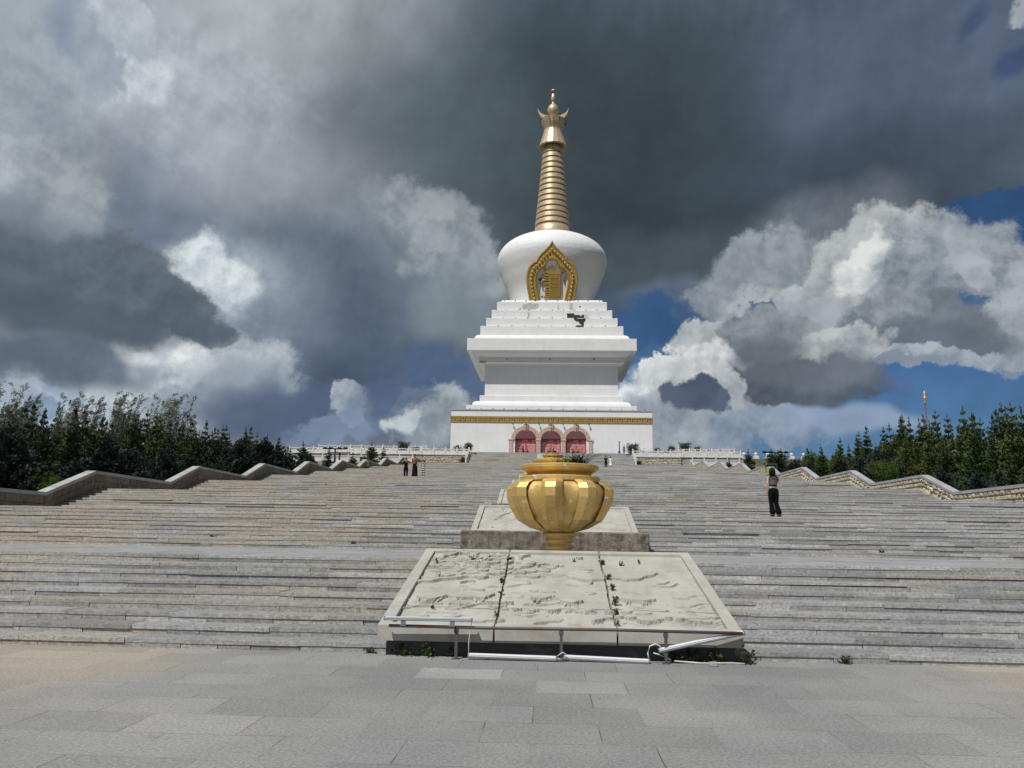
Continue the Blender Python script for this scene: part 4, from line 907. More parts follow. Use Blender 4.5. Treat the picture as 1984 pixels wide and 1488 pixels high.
def relief_panel(label,xc,W,ya,za,yb,zb,nx,ny,rs,full,lip=.16,cracks=(),front=None,plinth=None,fb=.13):
    t=thing('relief_panel',label,'stone relief',(xc,ya,za-lip),0,'carved relief slabs down the middle of the stairs')
    d=Vector((0,yb-ya,zb-za)); L=d.length; dn=d.normalized(); nrm=Vector((1,0,0)).cross(dn); O=Vector((0,0,lip))
    P=lambda u,v,h: O+Vector((u,0,0))+dn*v+nrm*h
    m=MB(); fr=.17
    us=np.linspace(-W/2+fr,W/2-fr,nx); vs_=np.linspace(fb,L-fr,ny); U,V=np.meshgrid(us,vs_)
    H=relief_height(U,V,L,W,rs,full)*1.15-.07
    for kind,c in cracks:
        if kind=='x': dd=np.abs(U-c-.006*np.sin(V*3+c)-.003*np.sin(V*17)); w=.012
        else: dd=np.abs(V-c-.035*np.sin(U*2.1)-.02*np.sin(U*7.3)); w=.010
        H=np.where(dd<w,H-.16,H)
    pts=np.stack([U,dn.y*V+nrm.y*H,O.z+dn.z*V+nrm.z*H],-1).reshape(-1,3)
    idx=np.arange(nx*ny).reshape(ny,nx); q=np.stack([idx[:-1,:-1],idx[:-1,1:],idx[1:,1:],idx[1:,:-1]],-1).reshape(-1,4)
    m.v=[tuple(p) for p in pts.tolist()]; m.f=[tuple(f) for f in q.tolist()]; m.mi=[0]*len(m.f); m.sm=[False]*len(m.f)
    m.build('carving',M['relief'],t)
    f=MB()
    xs_=[-W/2]+[c for k,c in cracks if k=='x']+[W/2]
    def bar(u0,u1,v0,v1,h=.0):
        th=.12 if v0>0 else lip
        g=.013; u0+=g if u0>-W/2 else 0; u1-=g if u1<W/2 else 0
        q=[P(u0,v0,h),P(u1,v0,h),P(u1,v1,h),P(u0,v1,h)]
        b=[Vector((p.x,p.y,p.z-th)) for p in q]
        # bevelled inner arris: a chamfer line by insetting the top
        f.add(b+q,[(0,3,2,1),(4,5,6,7),(0,1,5,4),(1,2,6,5),(2,3,7,6),(3,0,4,7)])
    for a,b in zip(xs_,xs_[1:]): bar(a,b,0,fb); bar(a,b,L-fr,L)
    vsplit=[fb]+[c for k,c in cracks if k=='y']+[L-fr]
    for a,b in zip(vsplit,vsplit[1:]):
        for u in(-W/2,W/2-fr):
            q=[P(u,a+.004,0),P(u+fr,a+.004,0),P(u+fr,b-.004,0),P(u,b-.004,0)]; bb=[Vector((p.x,p.y,p.z-.14)) for p in q]
            f.add(bb+q,[(0,3,2,1),(4,5,6,7),(0,1,5,4),(1,2,6,5),(2,3,7,6),(3,0,4,7)])
    f.build('slab_frame',M['relief'],t)
    # body under the slab
    s=MB(); e=.10; i0=.12
    base=[(-W/2+e,i0,-.9),(W/2-e,i0,-.9),(W/2-e,d.y-.02,-.9+0),(-W/2+e,d.y-.02,-.9)]
    tz=lambda y: lip+ (za*0)+ d.z*y/d.y-.19
    base=[(x,y,-(za-lip)-.0+stair_z(ya+y)*0-0.02 if False else -1.2) for x,y,_ in base]
    top=[(x,y,tz(y)) for x,y,_ in base]
    s.add(base+top,[(0,3,2,1),(4,5,6,7),(0,1,5,4),(1,2,6,5),(2,3,7,6),(3,0,4,7)])
    s.build('slab_core',plinth or M['relief'],t)
    return t
relief_panel('largest cracked relief slab, at the foot of the stairs behind the low rail',-.055,4.84,D0-.26,.40,15.38,1.335,520,400,3,True,lip=.20,cracks=(('x',-.86),('x',.78),('y',1.02)),plinth=M['black'])
# dark granite course below the lowest slab
NUM=['','','second','third','fourth','fifth','sixth','seventh','eighth','ninth','tenth','eleventh']
for k in range(2,NF+1):
    y0=D0+(k-1)*PER; z0=(k-1)*RISE; full=False
    t=relief_panel('carved relief slab, %s up the stairs, behind a weathered stone block'%NUM[k],-.055,4.84,y0+1.05,z0+.57,y0+8*TR+.18,z0+RISE+.25,160 if k<4 else 70,110 if k<4 else 50,10+k,False,lip=.14)
    b=MB(); o=Vector(t.location); b.cbox(-2.55,2.55,y0-.45-o.y,y0+1.03-o.y,z0-.1-o.z,z0+.555-o.z,.03); b.build('weathered_block',M['weather'],t)
relief_panel('uppermost pale relief slab at the head of the stairs, just below the middle doorway',-.055,4.6,YR-4.6,zT+.5,YR+.4,zB+.35,60,40,40,False,lip=.14)
# ------------------------------------------------------------------ golden lotus urns
def urn(label,y,z,flaws=True,rot=0.):
    t=thing('lotus_urn',label,'urn',(.03,y,z),rot,'golden lotus urns on the landings')
    h0=.0
    # foot: stacked rings
    MB().lathe([(.34,.0),(.34,.10),(.29,.14),(.27,.17),(.31,.20),(.31,.235),(.27,.27),(.27,.31),(.32,.335),(.32,.365),(.285,.40),(.29,.43),(.37,.45),(.38,.50),(.35,.52)],36).build('foot',M['gold'],t)
    # petals: an inner ring and eight blocky outer ones
    prof=[(.33,.52),(.58,.59),(.86,.765),(1.0,1.0),(1.075,1.2),(1.10,1.36),(1.06,1.49),(.98,1.57),(.88,1.61)]
    inner=MB(); n=96
    def rin(a,z): q=(a/(2*math.pi)*8+.5)%1-.5; return .93+.045*math.cos(q*2*math.pi)*(1 if 0.55<z<1.55 else 0)
    inner.lathe([(r*.97,z) for r,z in prof]+[(.80,1.63)],n,rf=lambda a,z:rin(a+math.pi/8,z),sm=True); inner.build('inner_petals',M['gold'],t)
    outp=[(.345,.525),(.64,.61),(.93,.78),(1.08,1.04),(1.17,1.265),(1.172,1.45),(1.10,1.555),(.96,1.62),(.86,1.625)]
    for i in range(8):
        a=2*math.pi*i/8+math.pi/8*1.05+rot*0; m=MB(); vs=[]
        for r,z in outp:
            w=max(.05,.20*min(1,(r/.95)))*(1.0); c=r; b=.86*r+.01
            half=w*.62; base=w*1.12
            for (rr,tt) in ((b,-base),(c*.985,-half),(c,-half*.86),(c,half*.86),(c*.985,half),(b,base)): vs.append((rr*math.cos(a)-tt*math.sin(a),rr*math.sin(a)+tt*math.cos(a),z))
        K=6; m.add(vs,[(j*K+q,j*K+q+1,(j+1)*K+q+1,(j+1)*K+q) for j in range(len(outp)-1) for q in range(K-1)]+[(5,4,3,2,1,0),tuple((len(outp)-1)*K+q for q in range(K))]); m.build('petal',M['gold'],t)
    # shoulder ring, neck and rim
    MB().lathe([(.78,1.58),(.87,1.60),(.885,1.625),(.885,1.70),(.86,1.72),(.76,1.735),(.70,1.75),(.69,1.78),(.83,1.875),(.86,1.895),(.86,1.95),(.82,1.975),(.70,1.975),(.69,1.93)],40,cap=False,sm=False).build('rim',M['gold'],t)
    MB().lathe([(.02,1.90),(.70,1.90)],24,cap=False).build('soil',M['ground'],t)
    return t
VK=[(1,18.0),(2,29.35),(5,63.3),(8,97.3),(10,120.0)]
VL=['big golden lotus urn with chipped paint and grass growing in it, nearest the camera','golden lotus urn half hidden right behind the nearest one','golden urn whose rim peeps over the grass of the nearest urn','small golden urn far up the stairs, its rim just showing','farthest golden urn, at the top of the row below the middle doorway']
for (k,y),l in zip(VK,VL): urn(l,y,RISE*k,rot=R(4+k*7))
# ------------------------------------------------------------------ weeds
def blades(mb,c,n,h,spread,lean=.5,w=.012,segs=4):
    for _ in range(n):
        a=RNG.uniform(0,6.283); r=spread*RNG.uniform(0,1)**.6; x,y=c[0]+r*math.cos(a),c[1]+r*math.sin(a); hh=h*RNG.uniform(.45,1.1); b=RNG.uniform(0,6.283); ln=lean*RNG.uniform(.3,1.4)*hh
        vs=[]
        for i in range(segs+1):
            t=i/segs; px=x+math.cos(b)*ln*t*t; py=y+math.sin(b)*ln*t*t; pz=c[2]+hh*(t-.28*lean*t*t*t); ww=w*(1-t*.9)
            vs+=[(px-math.sin(b)*ww,py+math.cos(b)*ww,pz),(px+math.sin(b)*ww,py-math.cos(b)*ww,pz)]
        mb.add(vs,[(2*i,2*i+1,2*i+3,2*i+2) for i in range(segs)])
def weed(label,c,n,h,sp,lean=.5,name='grass_tuft',group=None,w=.010,mat=None):
    m=MB(); blades(m,(0,0,0),n,h,sp,lean,w); o=m.build(name,mat or M['grass']); o.location=c; o['label']=label; o['category']='grass tuft' if name=='grass_tuft' else 'weed'
    if group: o['group']=group
    return o
weed('long arching grass growing at the right side of the nearest golden urn',(.45,17.7,RISE+1.90),110,.60,.18,1.6,w=.013,mat=M['bush'])
weed('feathery grass in the middle of the nearest golden urn',(.12,17.75,RISE+1.90),60,.45,.22,1.3,w=.009)
weed('dark grass at the back of the second golden urn',(.1,29.3,RISE*2+1.9),30,.3,.3,.9)
def leafy(name,label,cat,c,n,h,sp,mat,ls=.05,stems=5,group=None):
    """small plant: a few stems carrying leaf-sized faces"""
    t=thing(name,label,cat,c,RNG.uniform(0,6),group); s=MB(); l=MB()
    for _ in range(stems):
        a=RNG.uniform(0,6.283); r=sp*RNG.uniform(.2,1); e=Vector((r*math.cos(a),r*math.sin(a),h*RNG.uniform(.5,1)));b=Vector((RNG.normal(0,.02)*h,RNG.normal(0,.02)*h,0)); s.tube([b,(b+e)*.5+Vector((0,0,.1*h)),e],.006+.01*h,4)
        for _ in range(n//stems):
            u=RNG.uniform(.1,1.05); p=b.lerp(e,u)+Vector(RNG.normal(0,sp*.28,3)); p.z=max(p.z,.01); leaf(l,p,ls*RNG.uniform(.5,1.3))
    s.build('stems',M['bark'],t); l.build('foliage',mat,t); return t
def leaf(l,p,s):
    d=Vector(RNG.normal(0,1,3)).normalized(); q=d.cross(Vector(RNG.normal(0,1,3))).normalized()*s*.42; d=d*s
    l.add([p-q*.2,p+d*.5-q,p+d,p+d*.5+q],[(0,1,2,3)])
# plants in the joints of the big slab
d_=Vector((0,15.38-(D0-.26),1.335-.40)).normalized(); Ls=(Vector((0,15.38,1.335))-Vector((0,D0-.26,.40))).length
def on_slab(u,v): return (-.055+u,D0-.26+d_.y*v,.40+d_.z*v-.05)
for i,(u,v,n,s) in enumerate([(-.85,3.55,60,.10),(-.89,2.3,50,.08),(-.86,1.65,24,.06),(.80,3.5,70,.10),(.84,2.55,60,.10),(.87,2.0,50,.08),(.84,1.25,60,.11),(.83,.75,60,.09),(.80,.35,36,.07),(-.87,.62,26,.07),(1.12,3.45,34,.08),(-1.5,3.6,34,.10),(-2.1,3.4,26,.09),(-1.2,3.75,34,.08),(.3,3.65,16,.08),(1.45,3.6,14,.07),(-1.8,.9,14,.05),(-.3,1.15,14,.05)]):
    w=['left crack','left crack','left crack','right crack','right crack','right crack','right crack','right crack','right crack','left crack']+['carving']*8
    leafy('weed','small weed in in the %s of the big slab, %s'%(w[i],['at its top edge','halfway up','above the cross joint','at its top edge','below the top edge','halfway up','at the cross joint','below the cross joint','at the front lip','near the rail','right of the tents','left of the crack','near the left frame','by the leaves','right of the middle','near its right frame','above the left lamp','in the middle of the front'][i]),'weed',on_slab(u,v),n,s*1.1,s*.5,M['lime'] if i%4 else M['bush'],.035,4,'weeds in the relief slab')
for i,(x,y,s,l) in enumerate([(-2.15,D0-.20,.10,'at the left foot of the dark plinth'),(-1.75,D0-.22,.12,'at the plinth left of the first post'),(-1.5,D0-.18,.07,'beside the first rail post'),(-2.6,D0-.03,.07,'in the joint of the lowest step left of the slab'),(1.7,D0-.24,.16,'at the plinth right of the third post'),(2.0,D0-.26,.13,'under the tilted lamp'),(2.42,D0-.24,.15,'at the right corner of the big slab'),(3.75,D0-.01,.10,'in the lowest step right of the slab'),(1.5,D0-.2,.1,'beside the third rail post')]):
    leafy('weed','low green weed growing '+l,'weed',(x,y,.0),int(700*s),s*1.2,s*1.3,M['lime'] if i%2 else M['bush'],.045,5,'weeds at the foot of the stairs')
# scattered dry tufts on the stairs
def TUFT(x,y): return 'on the %s flight, %d metres %s of the middle slabs'%(['lowest','second','third','fourth','fifth','sixth','seventh','eighth','ninth'][int((y-D0)//PER)],int(abs(x)-2.4),'left' if x<0 else 'right')
used_=set()
for i in range(60):
    if len(used_)>=24: break
    side=-1 if i<19 else 1; x=side*RNG.uniform(3.2,19); k=int(RNG.integers(1,8)); q=int(RNG.integers(0,8)); y=D0+k*PER+q*TR-.02; z=k*RISE+q*RI
    if (k,int(abs(x)-2.4)) in used_: continue
    used_.add((k,int(abs(x)-2.4))); m=MB(); blades(m,(0,0,0),26,.13,.07,1.2,.012)
    o=m.build('dry_tuft',M['dark'] if i%3 else M['bush']); o.location=(x,y,z); o['category']='weed'; o['group']='dark dry tufts scattered on the steps'; o['label']='%s dry tuft %s'%(['dark','greenish'][0 if i%3 else 1],TUFT(x,y))
# ------------------------------------------------------------------ low rail with strip lamps
YRL=11.08
t=thing('low_rail','low rusty grey pipe rail on three posts in front of the big relief slab','railing',(0,YRL,0)); m=MB(); m.tube([(-2.30,-.005,.405),(-.9,0,.40),(.6,0,.41),(2.33,.0,.40)],.021,10); m.build('rail',M['rust'],t)
for x in(-1.40,-.02,1.34): m=MB(); m.box(x-.019,x+.019,-.019,.019,0,.385); m.box(x-.05,x+.05,-.05,.05,0,.008); m.box(x-.03,x+.03,-.024,.024,.33,.378); m.build('post',M['rust'],t)
def lamp(label,c,L,rot,tilt=0.,brk=True,face=0.):
    t=thing('strip_lamp',label,'strip lamp',c,0,'white strip lamps on and under the low rail'); Mx=Matrix.Rotation(rot,4,'Z')@Matrix.Rotation(-tilt,4,'Y')@Matrix.Rotation(face,4,'X')
    m=MB(); m.cbox(-L/2,L/2,-.034,.034,-.024,.014,.005,0,Mx); m.box(-L/2,L/2,-.040,-.034,-.004,.010,0,Mx); m.build('housing',M['alu'],t)
    m=MB(); m.cbox(-L/2+.01,L/2-.01,-.024,.024,.0145,.024,.003,0,Mx); m.build('diffuser',M['tube'],t)
    for s in(-1,1): m=MB(); m.cbox(s*L/2-.004,s*L/2+.010,-.036,.036,-.026,.026,.003,0,Mx); m.build('end_cap',M['spot'],t)
    if brk:
        for s in(-.28,.28): m=MB(); m.box(s*L-.03,s*L+.03,-.02,.02,-.085,-.028,0,Mx); m.box(s*L-.04,s*L+.04,-.03,.03,-.095,-.082,0,Mx); m.build('bracket',M['spot'],t)
    return t
lamp('upper white strip lamp clamped above the left end of the rail',(-1.78,YRL-.03,.50),1.16,R(.5),R(0),True,R(-12))
lamp('white strip lamp lying on the paving between the first two posts',(-.66,YRL-.02,.045),1.16,R(-1),R(-.6),True,R(20))
lamp('white strip lamp lying on the paving between the second and third posts',(.56,YRL+.0,.04),1.12,R(-2.5),R(-1.2),True,R(20))
lamp('white strip lamp slanting up to the right end of the rail',(1.80,YRL+.02,.285),1.14,R(2),R(12.5),False,R(15))
m=MB(); m.tube([(-.94,YRL-.02,.06),(-1.23,YRL-.02,.07),(-1.235,YRL-.01,.2),(-1.22,YRL,.36),(-1.2,YRL-.02,.47),(-1.22,YRL-.03,.5)],.006,6); o=m.build('cable',M['cable']); o['label']='thin white cable hanging from the upper strip lamp to the paving'; o['category']='cable'
m=MB(); m.tube([(-.08,YRL-.03,.05),(-.02,YRL-.06,.03),(.05,YRL-.04,.09),(.0,YRL-.04,.12),(-.07,YRL-.03,.07)],.007,6); o=m.build('cable',M['cable']); o['label']='short loop of white cable at the middle rail post'; o['category']='cable'
m=MB(); m.tube([(1.12,YRL,.05),(1.10,YRL-.02,.13),(1.13,YRL-.02,.22),(1.2,YRL-.02,.25),(1.26,YRL-.02,.22),(1.33,YRL,.1),(1.4,YRL,.05),(1.28,YRL+.05,.1),(1.18,YRL,.13)],.008,7); o=m.build('cable',M['cable']); o['label']='thick curled white cable beside the right rail post'; o['category']='cable'
m=MB(); m.tube([(1.45,YRL+.05,.03),(1.8,YRL-.01,.02),(2.2,YRL+.04,.025),(2.35,YRL+.02,.02)],.009,6); o=m.build('cable',M['cable']); o['label']='pale cable lying on the paving at the right corner of the slab'; o['category']='cable'
m=MB(); m.cbox(-.05,.05,-.03,.03,0,.055,.008); m.cbox(-.065,-.05,-.008,.008,.015,.035,.003); m.cbox(.05,.065,-.008,.008,.015,.035,.003); o=m.build('junction_box',M['alu']); o.location=(1.92,YRL-.12,0); o['label']='small white junction box on the paving under the tilted lamp'; o['category']='junction box'
# ------------------------------------------------------------------ litter bins in the gaps of the walls
def bin_(label,x,y,z,fl):
    t=thing('litter_bin',label,'litter bin',(x,y,z),0,'green litter bins in the gaps of the side walls'); m=MB(); m.cbox(-.34,.34,-.34,.34,0,.9,.04); m.build('bin_body',M['greenp'],t)
    m=MB(); m.cbox(-.12,.12,-.36,-.345,.55,.72,.01); m.build('opening',M['hole_and_shadow'],t)
    m=MB(); m.prism([(-.42,.98),(.42,.98),(.30,1.16),(-.30,1.16)],-.42,.42,'y'); m.box(-.36,.36,-.36,.36,.905,.98); m.build('hood',M['greend'],t)
    m=MB(); m.box(fl*.36,fl*.62,-.3,.3,0,1.18) if fl>0 else m.box(-.62,-.36,-.3,.3,0,1.18); m.build('side_post',M['greend'],t)
bin_('lime green litter bin in the gap of the left zigzag wall',-21.85,GL[0]+.5,stair_z(94.5),-1)
bin_('lime green litter bin in the gap of the right zigzag wall',21.8,GR[0]+.5,stair_z(82.5),1)
# ------------------------------------------------------------------ masts and poles
def mast(label,x,y,zt):
    zg=ground_z(y); t=thing('floodlight_mast',label,'mast',(x,y,zg)); m=MB(); m.tube([(0,0,0),(0,0,zt-zg)],.13,8); m.tube([(.55,.4,0),(.55,.4,zt-zg-.5)],.13,8); m.build('pole',M['dark'],t)
    m=MB(); m.box(-1.7,1.7,-.12,.12,zt-zg-.12,zt-zg+.02); m.box(-1.1,2.0,.3,.5,zt-zg-.62,zt-zg-.5); m.build('crossbar',M['dark'],t)
    for q in(-1.4,-.6,.6,1.4): m=MB(); m.cbox(q-.22,q+.22,-.25,.25,zt-zg+.02,zt-zg+.14,.03); m.build('floodlight',M['dark'],t)
mast('dark floodlight mast with two crossbars behind the right-hand spruces',29.9,110,12.95); mast('dark floodlight mast with two crossbars behind the left-hand spruces',-29.7,110,12.85)
t=thing('banner_pole','tall slim dark pole with a golden ornament above the right-hand trees','pole',(40.9,90,ground_z(90))); zg=ground_z(90)
m=MB(); m.tube([(0,0,0),(0,0,16.35-zg)],.09,8,0,.055); m.build('pole',simple('dark_red_brown_paint',(.09,.03,.035),.5),t)
MB().lathe([(.05,16.3-zg),(.13,16.5-zg),(.08,16.75-zg),(.19,17.0-zg),(.19,17.12-zg),(.07,17.3-zg),(.15,17.55-zg),(.03,17.9-zg)],12).build('golden_ornament',M['gold'],t)
m=MB()
for i in range(6): m.prism([(.04,14.4-zg+i*.3),(.22+.05*(i%2),14.3-zg+i*.3),(.16,14.62-zg+i*.3)],-.03,.03,'y'); m.prism([(-.2,14.5-zg+i*.3),(-.04,14.4-zg+i*.3),(-.1,14.7-zg+i*.3)],-.03,.03,'y')
o=m.build('ribbons',simple('blue_white_ribbon',(.16,.24,.42),.8),t); fix_normals(o)
m=MB(); m.tube([(0,0,0),(0,0,2.9)],.09,8); m.cbox(-.16,.16,-.16,.16,-.02,.1,.02); m.sphere((0,0,2.95),.12,8,6); o=m.build('dark_post',M['dark']); o.location=(12.95,155,zC); o['label']='slim dark post standing against the white base wall on the right'; o['category']='post'
# small white shrines and flower pots along the side terraces
def shrine(label,x,y,z,h=1.7):
    t=thing('small_shrine',label,'small stupa',(x,y,z),0,'row of small white shrines behind the balustrades'); m=MB(); m.cbox(-.42,.42,-.42,.42,0,h*.22,.02); m.cbox(-.34,.34,-.34,.34,h*.22,h*.34,.02); m.build('base',M['marble'],t)
    MB().lathe([(.22,h*.34),(.32,h*.5),(.26,h*.6),(.1,h*.64),(.08,h*.66)],10).build('dome',M['marble'],t); MB().lathe([(.08,h*.66),(.05,h*.9),(.1,h*.92),(.01,h)],8).build('spire',M['blossom'],t)
ORD=['first','second','third','fourth','fifth','sixth','seventh','eighth','ninth','tenth']
k=0
for sx in(-1,1):
    for i in range(10):
        x=sx*(24.2+i*1.95); shrine('small red-tipped white shrine, %s outwards in the %s terrace row'%(ORD[i],'left' if sx<0 else 'right'),x,YR+2.2,zB)
    for i in range(6):
        x=sx*(15.2+i*1.25)
        t=thing('flower_pot','stone flower pot, %s outwards behind the %s white balustrade'%(ORD[i],'left' if sx<0 else 'right'),'flower pot',(x,YR+1.6,zB),0,'flower pots behind the white balustrade')
        MB().lathe([(.22,0),(.34,.5),(.38,.75),(.3,.78)],12).build('pot',M['marble'],t); l=MB()
        for _ in range(70): leaf(l,Vector((RNG.normal(0,.2),RNG.normal(0,.2),.85+abs(RNG.normal(0,.22)))),.16)
        l.build('flowers',M['blossom'] if (i+k)%3 else M['bush'],t); k+=1
# ------------------------------------------------------------------ trees
def needle_quads(n,cent,dirs,size,rng,flat=.25):
    """n small kite faces around centres, aligned roughly with dirs; returns verts,faces"""
    d=dirs+rng.normal(0,.38,(n,3)); d/=np.linalg.norm(d,axis=1)[:,None]
    r=rng.normal(0,1,(n,3)); q=np.cross(d,r); q/=np.linalg.norm(q,axis=1)[:,None]+1e-9
    s=size[:,None]; v=np.stack([cent,cent+d*s*.45+q*s*flat,cent+d*s,cent+d*s*.45-q*s*flat],1).reshape(-1,3)
    f=np.arange(n*4).reshape(n,4); return v,f
def mesh_np(name,v,f,mat):
    me=bpy.data.meshes.new(name); me.vertices.add(len(v)); me.vertices.foreach_set('co',v.astype(np.float32).ravel())
    me.loops.add(f.size); me.loops.foreach_set('vertex_index',f.astype(np.int32).ravel()); me.polygons.add(len(f))
    me.polygons.foreach_set('loop_start',np.arange(0,f.size,4,dtype=np.int32)); me.polygons.foreach_set('loop_total',np.full(len(f),4,dtype=np.int32))
    me.materials.append(mat); me.update(calc_edges=True); return me
def spruce_meshes(seed,H,Rb,mat,dens=1.,open_top=.25,droop=.15,bare=.06):
    rng=np.random.default_rng(seed); C=[];D=[];Sz=[]; wood=MB(); wood.tube([(0,0,-.5),(rng.normal(0,.02),rng.normal(0,.02),H*.5),(0,0,H*.985)],.075*H/5+.03,7,0,.012)
    h=H*bare
    while h<H*.97:
        t=h/H; L=Rb*(1-t)**.78*(1 if t>.12 else .75+2*t)
        step=.18+.16*(t); nb=int(rng.integers(6,10)) if t<.75 else int(rng.integers(4,7))
        if t>1-open_top: L*=.62+.3*rng.random(); step*=1.55
        a0=rng.uniform(0,6.28)
        for b in range(nb):
            a=a0+b*6.283/nb+rng.normal(0,.18); l=L*rng.uniform(.62,1.22); el=rng.normal(.10+.45*t,.12)
            tip=np.array([math.cos(a)*l,math.sin(a)*l,l*math.tan(el)-droop*l*(1-t)]); base=np.array([0,0,h+rng.normal(0,.05)])
            if l>.25: wood.tube([base,base+tip*.9],.012+.01*l,3,0,.004)
            n=int((26+120*l*dens)*(.8+.4*rng.random())*(1 if t<.8 else .7)); u=rng.random(n)**.75
            p=base+tip*u[:,None]; side=np.array([-math.sin(a),math.cos(a),0]); w=.30*l*(1.05-u)*u**.3+.05
            p=p+side*(rng.uniform(-1,1,n)*w)[:,None]+np.stack([np.zeros(n),np.zeros(n),rng.normal(0,.035+.03*l,n)-.05*l*u],1)
            C.append(p); D.append(np.tile(tip/ (np.linalg.norm(tip)+1e-6)+np.array([0,0,.25]),(n,1))+side*rng.uniform(-.8,.8,n)[:,None]); Sz.append(rng.uniform(.07,.15,n)*(1 if t<.85 else .8))
        h+=step*rng.uniform(.8,1.2)*H/6
    n=60; C.append(np.stack([rng.normal(0,.03,n),rng.normal(0,.03,n),H*rng.uniform(.9,1.0,n)],1)); D.append(np.tile([0,0,.9],(n,1))); Sz.append(rng.uniform(.06,.12,n))
    C=np.concatenate(C);D=np.concatenate(D);Sz=np.concatenate(Sz); v,f=needle_quads(len(C),C,D,Sz,rng,.30)
    return mesh_np('crown',v,f,mat),wood.mesh('trunk',M['bark']),len(f)
SPR={}
SPR['dark']=[spruce_meshes(100+i,6.,1.55,M['spruce'],1.,.22+.1*i) for i in range(3)]
SPR['olive']=[spruce_meshes(200+i,6.,1.5,M['olive'],.9,.3+.08*i) for i in range(3)]
SPR['blue']=[spruce_meshes(300+i,3.2,1.7,M['bluesp'],1.3,.12) for i in range(3)]
def leafy_tree_meshes(seed,H,W,mat,n,ls,lean=0.,stems=6,feather=False,low=.12):
    rng=np.random.default_rng(seed); wood=MB(); C=[];D=[];Sz=[]
    wood.tube([(0,0,-.5),(0,0,H*.25)],.06*H/4,7,0,.035*H/4)
    for s in range(stems):
        a=rng.uniform(0,6.28); r=W*rng.uniform(.15,.8); e=np.array([r*math.cos(a)+lean*H*.25,r*math.sin(a),H*rng.uniform(.72,1.)]); b=np.array([0,0,H*rng.uniform(.02,.25)])
        mid=b+(e-b)*.5+np.array([math.cos(a)*W*.18,math.sin(a)*W*.18,0]); P=lambda u:((1-u)**2)*b+2*u*(1-u)*mid+u*u*e
        wood.tube([P(u) for u in (0,.25,.5,.75,1)],.018*H/3,5,0,.006)
        for k in range(int(10 if not feather else 16)):
            u=rng.uniform(low,1); q=P(u); az=rng.uniform(0,6.28); l=W*(.55 if not feather else .34)*(1.15-u)*rng.uniform(.5,1.3)+.12
            tip=q+np.array([math.cos(az)*l+lean*l*1.4,math.sin(az)*l,l*(rng.uniform(.1,.9) if not feather else rng.uniform(.7,1.6))])
            wood.tube([q,tip],.008,3,0,.003); m=max(6,int(n/(stems*12)*rng.uniform(.5,1.5))); uu=rng.random(m); p=q+(tip-q)*uu[:,None]+rng.normal(0,.05+.10*l,(m,3))
            C.append(p); D.append(np.tile((tip-q)/np.linalg.norm(tip-q)+np.array([lean,0,0]),(m,1))); Sz.append(rng.uniform(.6,1.3,m)*ls)
    C=np.concatenate(C);D=np.concatenate(D);Sz=np.concatenate(Sz)
    if feather: D=D*1.6
    v,f=needle_quads(len(C),C,D,Sz,rng,.26); return mesh_np('crown',v,f,mat),wood.mesh('trunk',M['bark']),len(f)
WIL=[leafy_tree_meshes(400+i,10.,2.4,M['willow'],4600,.15,.7,15,True,.35) for i in range(2)]
LIM=[leafy_tree_meshes(500+i,2.6,1.1,M['lime'],9000,.075,.1,16) for i in range(2)]
BUS=[leafy_tree_meshes(600+i,1.9,1.0,M['bush'],7000,.075,0,16) for i in range(2)]
TRN=[0]
def plant(name,label,cat,ms,x,y,h,href,group,rz=None,w=1.,zoff=0.):
    t=thing(name,label,cat,(x,y,ground_z(y)+zoff),RNG.uniform(0,6.28) if rz is None else rz,group); s=h/href; t.scale=(s*w,s*w,s)
    link('crown',ms[0],t); link('trunk',ms[1],t); TRN[0]+=1; return t
def slope_top(az):
    """how high the tree line stands above eye level, as rise over distance, for a bearing x/y"""
    L=[(-.75,.160),(-.64,.148),(-.60,.148),(-.53,.146),(-.50,.136),(-.42,.128),(-.36,.120),(-.31,.106),(-.29,.078),(-.2,.075),(.2,.075),(.28,.085),(.32,.108),(.36,.125),(.40,.137),(.45,.145),(.50,.156),(.56,.160),(.75,.165)]
    for (a,b),(c,d) in zip(L,L[1:]):
        if a<=az<=c: return b+(d-b)*(az-a)/(c-a)
    return .16
WORDS=['nearest the stairs','in the second row','deeper in the wood']
